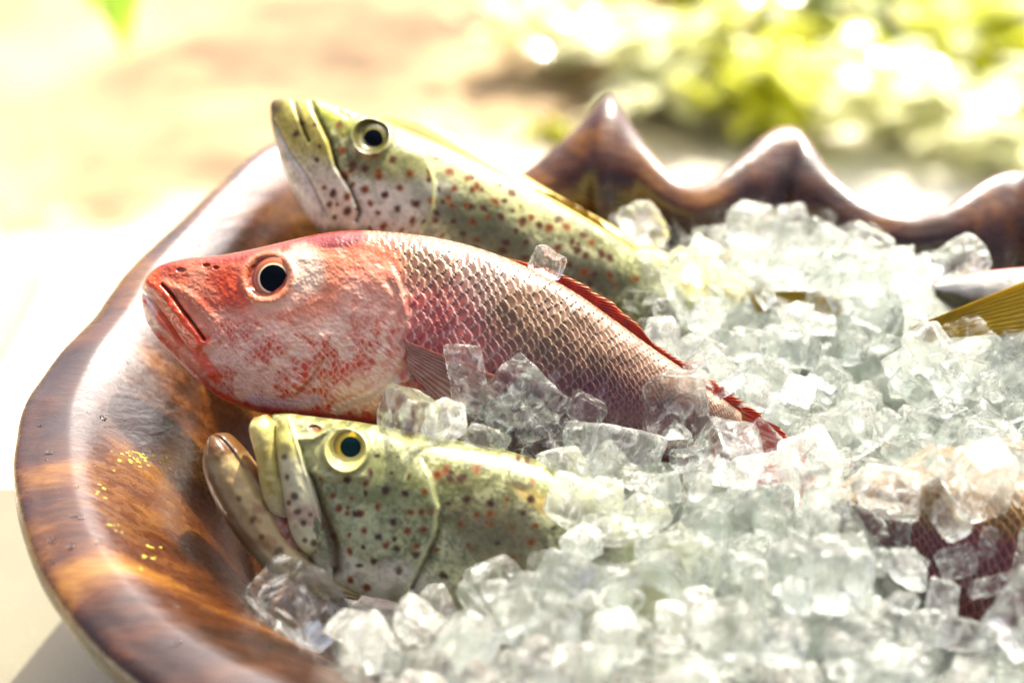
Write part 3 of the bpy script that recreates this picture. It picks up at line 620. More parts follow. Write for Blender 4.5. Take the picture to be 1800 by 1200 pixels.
def paintC(s):
    px, py = s.px, s.py; c, n, n2, n3 = grouper_base(px, py, smooth(.30, .04, s.t+0*s.px), 5)
    wx = px+(n-.5)*60; wy = py+(n3-.5)*50
    c = mixc(c, blob(wx, wy, 590, 800, 75, 40, 15, .5)*.9, lin(196, 198, 144))
    c = mixc(c, blob(wx, wy, 700, 850, 90, 50, 20, .6)*.7, lin(140, 148, 96))
    c = mixc(c, blob(wx, wy, 660, 1000, 110, 34, 8, .5)*.95, lin(228, 230, 226))
    c = mixc(c, blob(wx, wy, 640, 930, 60, 40, 50, .5)*.7, lin(196, 206, 168))
    c = mixc(c, blob(wx, wy, 880, 935, 90, 60, 20, .5)*.8, lin(112, 100, 74)); c = mixc(c, blob(wx, wy, 820, 840, 40, 16, 20, .5)*.7, lin(96, 92, 54))
    c = mixc(c, blob(wx, wy, 935, 872, 50, 12, 25, .5)*.8, lin(214, 186, 112)); c = mixc(c, blob(wx, wy, 900, 848, 30, 8, 20, .5)*.9, lin(84, 70, 40))
    c = mixc(c, smooth(1000, 1060, wy)*smooth(760, 860, wx), lin(204, 206, 170))
    q = side(px, py, C2); c = mixc(c, np.exp(-((q-8)/13)**2)*smooth(790, 850, py)*.9, lin(86, 66, 38))
    c = fine(c, px, py, 5); nw = fbm(px/8, py/8, 0, 2, 88)-.5; nx = fbm(px/8, py/8, 5, 2, 89)-.5
    m, o = spots_mask(px+nx*6, py+nw*6, SPC, 6.2, 9)
    cs = np.where((o < .5)[..., None], lin(146, 88, 12), lin(76, 48, 24)); c = c*(1-m[..., None]) + cs*m[..., None]
    m2, _ = spots_mask(px, py, SPC, 3.4, 9); c = mixc(c, m2*.6, lin(56, 24, 14))
    q = side(px, py, OPC); c = mixc(c, np.exp(-((q-4)/3)**2)*smooth(880, 930, py)*.85, lin(60, 36, 24)); c = mixc(c, np.exp(-((q+5)/3)**2)*smooth(820, 860, py)*.5, lin(220, 226, 180))
    c = mixc(c, blob(px, py, 560, 750, 14, 6, 10), lin(130, 84, 40)); c = mixc(c, blob(px, py, 532, 786, 12, 9, 10), lin(112, 100, 50))
    d, _ = pdist(px, py, [(700, 762), (760, 785), (830, 800), (900, 812), (960, 838), (1020, 870)]); c = mixc(c, smooth(7, 2, d+(n2-.5)*5)*.7, lin(226, 220, 130))  # pale line below the back is a wet highlight painted into the skin
    r = np.hypot(px-617, py-785); c = mixc(c, smooth(38, 33, r), lin(226, 220, 150)); return np.clip(c*np.array([1.06, 1.04, .95]), 0, .85)
LC = Loft(TC, BC, WC, dC, 400, 220, 22, relC, paintC)
gc = empty('spotted_grouper', Wp(750, 900, .78), 'green spotted grouper with gaping mouth and yellow eye lying in front of the red snapper', 'fish', 'brown spotted groupers')
LC.build('body', M_group, gc)
eye(LC, 617, 785, 18, 19, 31, gc, [(0, lin(10, 30, 30)), (17, lin(60, 60, 20)), (18.5, lin(246, 214, 60)), (23, lin(240, 204, 60)), (26, lin(206, 170, 64)), (28, lin(190, 180, 110)), (31, lin(120, 112, 64))], M_pupil_teal, (-.06, .06), 1.02)
def paint_jaw(kind):
    def f(s):
        px, py = s.px, s.py; n = fbm(px/22, py/22, 0, 4, 77); n2 = fbm(px/9, py/9, 0, 3, 78)
        if kind == 'lower':
            c = np.ones(px.shape+(3,))*lin(196, 176, 134); c = mixc(c, smooth(.5, .62, n)*.6, lin(160, 120, 84))
            c = mixc(c, smooth(.52, .8, s.t)*.8, lin(112, 84, 56)); c = mixc(c, smooth(815, 785, py-(px-390)*.1+(n2-.5)*10), lin(96, 66, 34))
            c = mixc(c, smooth(.16, .04, s.t)*smooth(800, 840, py), lin(150, 90, 66)); c = mixc(c, smooth(940, 990, py)*.6, lin(196, 190, 160))
            m, _ = spots_mask(px, py, [(430, 870), (455, 905), (520, 985), (545, 1000), (500, 960), (555, 975), (470, 935)], 7, 2); c = mixc(c, m*.8, lin(80, 56, 34))
        elif kind == 'lip':
            c = np.ones(px.shape+(3,))*lin(214, 206, 140); c = mixc(c, smooth(.46, .6, n)*.6, lin(176, 160, 84)); c = mixc(c, smooth(745, 733, py), lin(150, 120, 66)); c = mixc(c, smooth(850, 900, py)*.6, lin(226, 224, 204))
        else:
            c = np.ones(px.shape+(3,))*lin(222, 222, 190); c = mixc(c, smooth(820, 780, py)*.8, lin(190, 182, 96)); c = mixc(c, smooth(.45, .6, n)*smooth(860, 900, py)*.6, lin(190, 150, 140))
            c = mixc(c, smooth(.25, .05, s.t)*.4, lin(236, 240, 210))
            m, _ = spots_mask(px, py, [(523, 868), (538, 915), (556, 950), (540, 945), (528, 895), (505, 800), (510, 835), (550, 900), (560, 925), (512, 880)], 5.5, 4); c = mixc(c, m*.9, lin(80, 56, 34))
        return np.clip(c*np.array([1.2, 1.17, 1.05]), 0, .85)
    return f
flat = lambda k: (lambda x, y: dC(x, y) - k)
LJ = Loft([(380, 761), (402, 763), (430, 790), (464, 836), (494, 876), (518, 920), (552, 958), (596, 994), (642, 1030)], [(368, 770), (359, 810), (368, 852), (392, 902), (424, 948), (462, 990), (512, 1024), (570, 1042), (632, 1052)],
          [.008, .014, .016, .017, .018, .019, .020, .018, .012], flat(.000), 120, 60, 16, lambda s: .0016*(fbm(s.px/18, s.py/18, 0, 3, 3)-.5) - .0022*np.exp(-((s.t-.16)/.05)**2) - .0012*np.exp(-((s.t-.62)/.08)**2), paint_jaw('lower'), .7)
LJ.build('lower_jaw', M_group, gc)
LL = Loft([(468, 728), (484, 744), (496, 790), (504, 835), (512, 872), (512, 904)], [(446, 734), (439, 756), (450, 800), (458, 850), (470, 892), (492, 912)], [.004, .010, .011, .010, .008, .004], flat(.010), 80, 40, 12,
          lambda s: .0016*(fbm(s.px/18, s.py/18, 0, 3, 5)-.5), paint_jaw('lip'), .8)
LL.build('upper_lip', M_group, gc)
LM = Loft([(510, 731), (528, 768), (545, 815), (562, 862), (575, 910), (580, 945), (570, 968)], [(486, 737), (486, 786), (494, 840), (502, 890), (512, 935), (530, 964), (552, 976)], [.004, .010, .011, .011, .010, .008, .003], flat(.013), 90, 50, 12,
          lambda s: .0012*np.exp(-((s.t-.12)/.07)**2) + .0016*(fbm(s.px/18, s.py/18, 0, 3, 6)-.5), paint_jaw('maxilla'), .75)
LM.build('cheek_plate', M_group, gc)
def paintQ(s):
    n = fbm(s.px/14, s.py/14, 0, 3, 99); c = np.ones(s.px.shape+(3,))*lin(196, 150, 128); return mixc(c, smooth(.45, .6, n)*.7, lin(150, 84, 70))
LQ = Loft([(486, 872), (505, 892), (520, 925), (540, 965), (560, 990)], [(456, 880), (462, 912), (480, 945), (508, 980), (540, 1002)], [.003, .006, .008, .008, .004], flat(.008), 60, 30, 10, lambda s: .002*(fbm(s.px/9, s.py/9, 0, 2, 6)-.5), paintQ, .8)
LQ.build('mouth_membrane', M_group, gc)

# ------------------------------------------------------------------ other fish, mostly under the ice
def paintF(s):
    n = fbm(s.px/40, s.py/40, 0, 4, 90); c = np.ones(s.px.shape+(3,))*lin(226, 214, 150); c = mixc(c, smooth(.5, .65, n)*.6, lin(214, 190, 60)); c = mixc(c, smooth(.2, .0, s.t)*.6, lin(236, 210, 60)); return c
dF = lambda x, y: 1.045 - (x-700)*.00012
LF = Loft([(600, 215), (650, 208), (700, 204), (750, 214), (800, 238), (880, 285), (980, 345), (1100, 410), (1220, 470), (1320, 512)], [(600, 235), (640, 300), (680, 350), (730, 380), (790, 410), (880, 450), (980, 490), (1090, 520), (1200, 540), (1315, 545)],
          [.004, .012, .018, .022, .024, .024, .022, .017, .012, .006], dF, 120, 50, 20, None, paintF)
gf = empty('yellow_tailed_fish', Wp(900, 380, 1.02), 'pale yellowish fish mostly hidden behind the far grouper, its yellow tail poking from the ice', 'fish')
LF.build('body', M_group, gf)
def yelfin(px, py, u, v, saw, n):
    c = np.ones(px.shape+(3,))*lin(232, 200, 60); c = mixc(c, smooth(.5, .0, saw)*.8, lin(176, 130, 24)); c = mixc(c, smooth(.5, .62, n)*.4, lin(140, 104, 30)); return c*(.75+.5*n[..., None])
fin('tail_fin', [(1318, 512), (1322, 530), (1318, 548)], [(1450, 512), (1500, 535), (1470, 562)], lambda x, y: dF(x, y)-.016, 10, yelfin, gf, .0008, 10)

def goldfin(px, py, u, v, saw, n): return np.clip(yelfin(px, py, u, v, saw, n)*np.array([1.35, 1.5, 1.5])+.04, 0, .9)
dE = lambda x, y: .925 + 0*x
def paintE(s):
    n = fbm(s.px/30, s.py/30, 0, 4, 91); c = np.ones(s.px.shape+(3,))*lin(238, 236, 228); c = mixc(c, smooth(.07, .0, s.t), lin(206, 120, 120)); c = mixc(c, smooth(.35, .55, s.t+(n-.5)*.2), lin(110, 100, 60)); c = mixc(c, smooth(.6, .8, s.t)*.6, lin(60, 58, 44)); return c
LE = Loft([(1640, 500), (1690, 484), (1750, 474), (1810, 469), (1900, 462), (2000, 470), (2080, 490)], [(1645, 520), (1690, 560), (1750, 600), (1810, 630), (1900, 660), (2000, 660), (2080, 640)],
          [.004, .012, .018, .022, .024, .022, .016], dE, 120, 60, 20, lambda s: .001*(fbm(s.px/18, s.py/18, 0, 3, 6)-.5), paintE)
ge = empty('yellow_finned_fish', Wp(1780, 560, .96), 'white and olive fish with a yellow fin at the right edge, half under ice', 'fish')
LE.build('body', M_group, ge)
fin('pectoral_fin', [(1890, 458), (1880, 515), (1850, 582)], [(1604, 574), (1588, 588), (1606, 600)], lambda x, y: dE(x, y)-.032, 12, goldfin, ge, .0008, 14, .002, mat=M_yfin)

dD = lambda x, y: .780 + 0*x
def relD(s):
    s.t_lin = s.t; s.H, s.RR, s.QQ, s.ID = scales(s, 14, 1.); return .0012*s.H
def paintD(s):
    n = fbm(s.px/60, s.py/60, 0, 4, 92); c = np.ones(s.px.shape+(3,))*lin(120, 60, 62); c = mixc(c, smooth(.45, .15, s.t+(n-.5)*.3), lin(150, 112, 60))
    rim = smooth(.65, .95, s.RR); return mixc(c*.5, rim, c*1.3)
LD = Loft([(1470, 880), (1530, 850), (1600, 832), (1680, 826), (1760, 836), (1840, 852), (1940, 885), (2040, 930), (2120, 970)], [(1475, 900), (1530, 970), (1590, 1040), (1660, 1100), (1740, 1150), (1830, 1190), (1940, 1215), (2040, 1200), (2120, 1160)],
          [.006, .014, .020, .025, .028, .029, .027, .022, .014], dD, 320, 160, 20, relD, paintD)
gd = empty('maroon_fish', Wp(1740, 1000, .79), 'dark maroon scaly fish buried under ice in the lower right corner', 'fish')
LD.build('body', M_snap, gd)

# ------------------------------------------------------------------ ice
def ice_mesh(k):
    rnd = np.random.default_rng(100+k); n = 13; bm = bmesh.new(); bmesh.ops.create_cube(bm, size=2.); bmesh.ops.subdivide_edges(bm, edges=bm.edges, cuts=n, use_grid_fill=True)
    V = np.array([v.co[:] for v in bm.verts]); p = rnd.uniform(5., 14.)
    r = (np.abs(V)**p).sum(1)**(1/p); V = V/r[:, None]
    sc3 = rnd.uniform(.72, 1.2, 3)*(np.array([1.25, .8, .5]) if k % 5 == 3 else 1); 
    dims = []
    for a in range(6):
        ax = a // 2; sg = 1 if a % 2 else -1; o = [q for q in range(3) if q != ax]
        rr = np.hypot(V[:, o[0]]-rnd.uniform(-.2, .2), V[:, o[1]]-rnd.uniform(-.2, .2)); dep = rnd.choice([0, .06, .16, .32], p=[.3, .35, .25, .1])
        V[:, ax] -= sg*dep*smooth(.75, .1, rr)*(V[:, ax]*sg > .5)
    for q in range(rnd.integers(1, 4)):
        nn_ = rnd.normal(0, 1, 3); nn_ /= np.linalg.norm(nn_); lim = rnd.uniform(.85, 1.15); dd = V@nn_; V = V - np.outer(np.clip(dd-lim, 0, None)*.93, nn_)
    sh = rnd.uniform(-.16, .16, (3, 3)); V = V*sc3 + V@sh; V *= 1 + .10*rnd.uniform(-1, 1)*V[:, [2]] 
    nz = fbm(V[:, 0]*1.3+k*9, V[:, 1]*1.3, V[:, 2]*1.3, 3, k)-.5; nr = V/np.linalg.norm(V, axis=1)[:, None]; V = V + nr*(nz*.24)[:, None]
    nz = fbm(V[:, 0]*4+k*9, V[:, 1]*4, V[:, 2]*4, 2, k+50)-.5; V = V + nr*(nz*.05)[:, None]
    for v, c in zip(bm.verts, V): v.co = c
    me = bpy.data.meshes.new('ice_cube'); bm.to_mesh(me); bm.free(); me.polygons.foreach_set('use_smooth', np.ones(len(me.polygons), bool))
    me.materials.append(M_ice2 if k % 5 == 4 else M_ice); return me
ICE = [ice_mesh(k) for k in range(20)]
placed = []
def ice_cube(P, size, label, group, var=None, rot=None):
    o = bpy.data.objects.new('ice_cube', ICE[var if var is not None else random.randrange(len(ICE))]); COL.objects.link(o)
    o.location = tuple(P); o.rotation_euler = rot or tuple(random.uniform(0, 6.28) for _ in range(3)); o.scale = (size/2,)*3
    tag(o, label, 'ice cube', group); placed.append(np.array(P)); return o
def icez(x, y):
    x = np.asarray(x, float); y = np.asarray(y, float)
    z = -.011 + .012*np.exp(-(((x-.16)/.12)**2 + ((y-.86)/.08)**2)) + (fbm(x*18, y*18, 0, 3, 70)-.5)*.016
    z = z - .026*smooth(.82, .93, y) - .012*smooth(.60, .52, y) - .016*smooth(.02, -.12, x)*smooth(.7, .6, y)
    return z
KB = [(240, 380), (640, 395), (930, 455), (1150, 600), (1320, 715), (1425, 800), (1425, 880), (1345, 840), (1275, 780), (1190, 705), (1120, 735), (1010, 722), (960, 745), (860, 700), (680, 760), (300, 760)]
KC = [(350, 715), (700, 740), (950, 786), (1000, 836), (968, 900), (930, 985), (850, 1022), (720, 1052), (560, 1060), (430, 1010)]
KD = [(1690, 880), (1760, 860), (1850, 880), (1850, 940), (1760, 960), (1700, 930)]
KE = [(1575, 580), (1640, 480), (1860, 455), (1860, 600), (1760, 600), (1640, 615)]
KF = [(1345, 512), (1440, 505), (1470, 545), (1380, 545)]
ICEP = [(1075, 500), (1100, 420), (1130, 385), (1300, 370), (1450, 395), (1570, 430), (1660, 480), (1860, 500), (1860, 1260), (560, 1260), (600, 1130), (700, 1075), (860, 1040), (975, 990), (990, 880), (985, 800), (1000, 740), (1130, 700), (1250, 705), (1130, 600)]
ALL = [LA, LB, LC, LD, LE, LF]
_ff = []
for L in ALL:
    q = (slice(None, None, 5), slice(0, L.nvf, 5)); _ff.append((L.px[q].ravel(), L.py[q].ravel(), proj(L.P[q].reshape(-1, 3))[2]))
def fish_front(px, py):
    "smallest front depth of any fish under that sight line"
    best = 9.
    for x, y, d in _ff:
        m = (x-px)**2 + (y-py)**2; k = m.argmin()
        if m[k] < 700: best = min(best, d[k])
    return best
# cubes that the picture lets one tell apart
special = [(1008, 795, .029, .0, 'clear square ice cube standing upright against the snapper below its belly', 3), (528, 1062, .032, None, 'dark see-through ice cube alone on the wood below the gaping grouper jaw', 5),
    (1185, 712, .030, 0, 'clear rounded ice cube leaning on the tail end of the snapper', 7), (1090, 800, .027, 0, 'cloudy ice cube beside the upright square cube under the snapper', 9),
    (720, 735, .027, 0, 'clear ice chunk tinted pink wedged under the gill cover of the snapper', 2), (810, 745, .024, 0, 'clear ice cube with sharp edges on the back of the near grouper', 6),
    (905, 740, .027, 0, 'tall clear ice cube between snapper belly and near grouper', 1), (820, 665, .024, 0, 'clear ice cube resting high on the pink flank of the snapper', 8),
    (905, 690, .022, 0, 'clear ice cube on the purple lower flank of the snapper', 10), (1030, 722, .020, 0, 'smallest ice cube on the lower flank of the snapper', 11),
    (1025, 895, .026, 0, 'wet white ice slab at the flank of the near grouper', 4), (1530, 425, .024, None, 'dark gold-tinted ice cube at the far edge of the heap before the wooden rim', 12),
    (1130, 395, .026, None, 'tallest clear ice cube at the far left end of the heap', 0), (1660, 895, .028, 0, 'round white ice cube resting above the scales of the maroon fish', 13),
    (1420, 835, .028, 0, 'large frosty ice cube covering the tail of the snapper', 9), (960, 462, .018, 0, 'small pointed ice chip between the far grouper and the dorsal fin of the snapper', 3),
    (1285, 800, .026, 0, 'clear ice cube in front of the narrow tail root of the snapper', 6), (1335, 775, .018, 0, 'small ice cube at the join of snapper body and tail fin', 11), (1338, 838, .026, 0, 'clear ice cube hiding the lower root of the red tail fin', 4), (1612, 596, .022, 0, 'clear ice cube hiding the tip of the yellow fin', 8), (1705, 612, .024, 0, 'clear ice cube under the middle of the yellow fin', 1), (772, 742, .017, 0, 'small clear ice chip between the snapper belly and the near grouper back', 9), (858, 772, .020, 0, 'clear ice chip resting on the back of the near grouper', 13), (960, 770, .024, 0, 'clear ice cube left of the upright square cube', 0), (952, 705, .020, 0, 'thin clear ice chip on the purple scales above the upright square cube', 15), (870, 735, .022, 0, 'clear ice cube squeezed in front of the snapper fin', 17), (1320, 392, .024, None, 'clear ice cube topping the heap in front of the second rim peak', 6), (1690, 460, .022, None, 'clear ice cube next to the white fish at the right', 2)]
for (x, y, s_, md, lb, v) in special:
    if md is None: d = float(depth_at_z(y, .012 if y < 600 else -.035))
    else: d = min(fish_front(x, y) - s_*.36, float(depth_at_z(y, .0))+.0 if x > 1050 else 9)
    ice_cube(Wp(x, y, d), s_, lb, None, v)
# the heap: random cubes resting at the ice level
cand = 0
regions = [('clear ice cube at the far left end of the heap beside the far grouper', 'ice cubes beside the far grouper', lambda x, y: y < 620 and x < 1200),
    ('clear ice cube on the far crest of the heap below the second rim peak', 'ice cubes below the second rim peak', lambda x, y: y < 480 and x < 1480),
    ('clear ice cube far right below the third rim peak and above the yellow fin', 'ice cubes below the third rim peak', lambda x, y: y < 500),
    ('clear ice cube around the small yellow tail poking from the heap', 'ice cubes around the yellow tail', lambda x, y: y < 620 and x < 1560),
    ('clear ice cube lying around the yellow fin at the right edge', 'ice cubes around the yellow fin', lambda x, y: y < 640),
    ('clear ice cube directly above the red tail fin of the snapper', 'ice cubes above the snapper tail', lambda x, y: y < 830 and 1180 < x < 1450),
    ('clear ice cube between the yellow fin and the maroon fish at the right', 'ice cubes between yellow fin and maroon fish', lambda x, y: y < 830 and x > 1450),
    ('clear ice cube scattered over the dark scales of the maroon fish', 'ice cubes over the maroon fish', lambda x, y: x > 1420),
    ('clear ice cube below the red tail fin of the snapper', 'ice cubes below the snapper tail', lambda x, y: y < 1000 and x > 1180),
    ('clear ice cube resting against the lower flank of the snapper near its tail', 'ice cubes along the snapper flank', lambda x, y: y < 860),
    ('clear ice cube hiding the flank of the near grouper', 'ice cubes over the near grouper flank', lambda x, y: y < 1010),
    ('clear ice cube below the near grouper close to the front rim', 'ice cubes near the front rim', lambda x, y: x < 950),
    ('clear ice cube along the bottom edge between front rim and maroon fish', 'ice cubes along the bottom edge', lambda x, y: True)]
n_ind = 0; tries = 0; auto = {}
while n_ind < 298 and tries < 60000:
    tries += 1
    x = random.uniform(-.14, .36); y = random.uniform(.48, 1.0); lay = random.random()
    s_ = random.choice([random.uniform(.012, .018), random.uniform(.018, .025), random.uniform(.020, .030)]); z = float(icez(x, y)) + (random.uniform(-.003, .010) if lay < .7 else random.uniform(.008, .018))
    P = np.array([x, y, z]); px, py, d = proj(P)
    if not (-40 < px < 1850 and py < 1235) or not inpoly(px, py, ICEP): continue
    if any(inpoly(px, py, K) for K in (KC, KD, KE, KF)): continue
    if d < .87 and any(inpoly(px+a_, py+b_, KB) for a_, b_ in ((0, 0), (24, 0), (-24, 0), (0, -30), (0, 20), (18, -22), (-18, -22))): continue
    if px > 1430 and py > 860 and random.random() < .74: continue
    ff = fish_front(px, py)
    if d > ff - s_*.3:
        if d - ff < .03 and not inpoly(px, py, KB): P = Wp(px, py, ff - s_*.35); d = ff
        else: 
            if d - ff < .08: continue
    if min(np.linalg.norm(q-P) for q in placed) < .60*s_+.0068: continue
    for lb, gr, f in regions:
        if f(px, py): break
    auto.setdefault(gr, []).append((ice_cube(P, s_, lb, gr), px, py, s_)); n_ind += 1
for gr, L_ in auto.items():
    if len(L_) < 4: continue
    for word, key in (('leftmost', lambda q: q[1]), ('rightmost', lambda q: -q[1]), ('topmost', lambda q: q[2]), ('lowest', lambda q: -q[2]), ('largest', lambda q: -q[3])):
        q = min([k for k in L_ if not k[0]['label'].startswith(('left', 'right', 'top', 'low', 'larg'))] or L_, key=key)
        if q is min(L_, key=key): q[0]['label'] = word + ' ' + q[0]['label']
# deeper ice as one mass
Vs, Fs = [], []; base_n = 0
lowm = []
for k in range(4):
    rnd = np.random.default_rng(500+k); bm = bmesh.new(); bmesh.ops.create_cube(bm, size=2.); bmesh.ops.bevel(bm, geom=list(bm.edges), offset=.35, segments=2, affect='EDGES', profile=.6)
    bmesh.ops.triangulate(bm, faces=bm.faces); lowm.append((np.array([v.co[:] for v in bm.verts])*rnd.uniform(.8, 1.15, 3), np.array([[v.index for v in f.verts] for f in bm.faces]))); bm.free()
from mathutils import Euler
cnt = 0
while cnt < 900:
    x = random.uniform(-.14, .42); y = random.uniform(.48, .985); P = np.array([x, y, float(icez(x, y)) - random.uniform(.016, .034)])
    px, py, d = proj(P)
    if not inpoly(px, py, ICEP) and not (px > 1850 and d < 1.0): 
        cnt += .2; continue
    if any(inpoly(px, py, K) for K in (KC, KD, KE, KF)) and d < 1.: cnt += .2; continue
    if d < .87 and any(inpoly(px+a_, py+b_, KB) for a_, b_ in ((0, 0), (24, 0), (-24, 0), (0, -30))): cnt += .2; continue
    if py > 1035 and px < 960 and random.random() < .8: cnt += .3; continue
    ff = fish_front(px, py) if px < 1850 else 9
    if ff < 2 and py > 840 and d < ff and random.random() < .85: cnt += .3; continue
    if ff - .004 < d: 
        if d-ff < .07: cnt += .2; continue
    v0, f0 = lowm[random.randrange(4)]; R = np.array(Euler([random.uniform(0, 6.28) for _ in range(3)]).to_matrix()); s_ = random.uniform(.009, .014)
    Vs.append(v0@R.T*s_ + P); Fs.append(f0+base_n); base_n += len(v0); cnt += 1
hp = mesh_np('crushed_ice', np.concatenate(Vs), np.concatenate(Fs), M_ice3); tag(hp, 'packed smaller ice pieces under the ice cubes in the wooden bowl', 'ice', kind='stuff')
gx, gy = np.meshgrid(np.linspace(-.13, .46, 300), np.linspace(.47, .99, 260), indexing='ij')
gz = icez(gx, gy) - .042 + .020*(np.abs(fbm(gx*45, gy*45, 0, 2, 81)-.5)*2) + .008*(vnoise(gx*120, gy*120, 0, 5)-.5)
gz = gz - .10*smooth(.06, -.02, gx)*smooth(.74, .66, gy)*0
gz = gz - .035*smooth(.10, -.02, gx)*smooth(.66, .60, gy)
bx, by, bd = proj(np.stack([gx, gy, gz], -1))
keep = inpoly(bx, by, ICEP) | (bx > 1840)
idx = np.arange(gx.size).reshape(gx.shape); q = grid_faces(*gx.shape); kk = keep.ravel()[q].all(1)
bed = mesh_np('ice_bed', np.stack([gx, gy, gz], -1), q[kk], M_bed); tag(bed, 'white packed ice filling the wooden bowl beneath the cubes', 'ice', kind='stuff')

# ------------------------------------------------------------------ surroundings
def stone_mat():
    t = NT('speckled_cream_stone'); co = t.co(); n = t.noise(co, 420, 3, .6); b = t.noise(co, 6, 4); v = t.n('TexVoronoi'); t.l(co, v.inputs[0]); v.inputs['Scale'].default_value = 240
    c = t.ramp(b.outputs[0], [(.3, (.105, .094, .058)), (.7, (.135, .122, .076))]); sp_ = t.ramp(n.outputs[0], [(.62, (0, 0, 0)), (.70, (.75, .75, .75))]); c = t.mix(sp_, c, (.22, .18, .10))
    s2 = t.ramp(v.outputs[0], [(.05, (.8, .8, .8)), (.16, (0, 0, 0))]); c = t.mix(s2, c, (.16, .13, .08))
    t.set(Base_Color=c, Roughness=.55); t.bump(n.outputs[0], .3); return t.m
def box(name, x0, x1, y0, y1, z0, z1, mat, bev=.006, parent=None):
    bm = bmesh.new(); bmesh.ops.create_cube(bm, size=1.)
    for v in bm.verts: v.co = ((x0+x1)/2+v.co.x*(x1-x0), (y0+y1)/2+v.co.y*(y1-y0), (z0+z1)/2+v.co.z*(z1-z0))
    bmesh.ops.bevel(bm, geom=list(bm.edges), offset=bev, segments=3, affect='EDGES'); me = bpy.data.meshes.new(name); bm.to_mesh(me); bm.free(); me.materials.append(mat)
    o = bpy.data.objects.new(name, me); COL.objects.link(o); o.parent = parent; return o
M_stone = stone_mat()
tb = empty('stone_table', (.2, .6, -.95), 'speckled cream stone tabletop under the wooden bowl, seen at the lower left', 'table')
for nm, a in (('table_top', (-.7, 1.2, .05, .94, -.262, -.2005)), ('leg', (-.55, -.40, .2, .8, -.952, -.264)), ('leg', (.90, 1.05, .2, .8, -.952, -.264))):
    o = box(nm, *a, M_stone, parent=tb); o.matrix_parent_inverse = tb.matrix_world.inverted()
GZ = -.95
def ground_mat():
    t = NT('dry_tan_soil'); co = t.co(); b = t.noise(co, 1.6, 5, .6, .6); m = t.noise(co, 7, 5, .65); f = t.noise(co, 60, 4)
    c = t.ramp(b.outputs[0], [(.34, (.10, .060, .028)), (.5, (.24, .165, .085)), (.66, (.35, .265, .15))]); c = t.mix(t.ramp(m.outputs[0], [(.48, (0, 0, 0)), (.66, (.5, .5, .5))]), c, (.36, .25, .12))
    sx = t.n('SeparateXYZ'); t.l(co, sx.inputs[0]); yy = t.math('ADD', sx.outputs[1], t.math('MULTIPLY', b.outputs[0], -1.5)); yy = t.math('ADD', yy, t.math('MULTIPLY', sx.outputs[0], -.55)); yy = t.math('ADD', yy, t.math('MULTIPLY', m.outputs[0], -.5))
    fr = t.ramp(t.math('MULTIPLY', yy, .25), [(.02, (0, 0, 0)), (.06, (1, 1, 1)), (.46, (1, 1, 1)), (.60, (0, 0, 0))]); c = t.mix(fr, c, (.80, .765, .68))
    t.set(Base_Color=c, Roughness=.9); t.bump(t.math('ADD', m.outputs[0], f.outputs[0]), .5, .02); return t.m
gr = mesh_np('ground', [(-60, -20, GZ), (60, -20, GZ), (60, 120, GZ), (-60, 120, GZ)], [[0, 1, 2, 3]], ground_mat(), smooth_=False); tag(gr, 'tan soil and pale sunlit sand behind the table', kind='structure')
def leaf_mat(name, c, tr=.45, rough=.25):
    t = NT(name); co = t.co(); n = t.noise(co, 9, 3); c1 = t.mix(n.outputs[0], tuple(x*.6 for x in c), tuple(min(1, x*1.5) for x in c))
    tl = t.n('BsdfTranslucent'); t.l(c1, tl.inputs[0]); mx = t.n('MixShader'); mx.inputs[0].default_value = tr; t.set(Base_Color=c1, Roughness=rough)
    t.l(t.b.outputs[0], mx.inputs[1]); t.l(tl.outputs[0], mx.inputs[2]); t.l(mx.outputs[0], t.out.inputs[0]); return t.m
LEAFM = [leaf_mat('leaf_yellow_green', (.50, .52, .05), .45, .16), leaf_mat('leaf_fresh_green', (.30, .50, .05), .45, .16), leaf_mat('leaf_pale_waxy', (.70, .74, .42), .35, .14)]
M_stem = plain('plant_stem', (.16, .12, .05), .7)
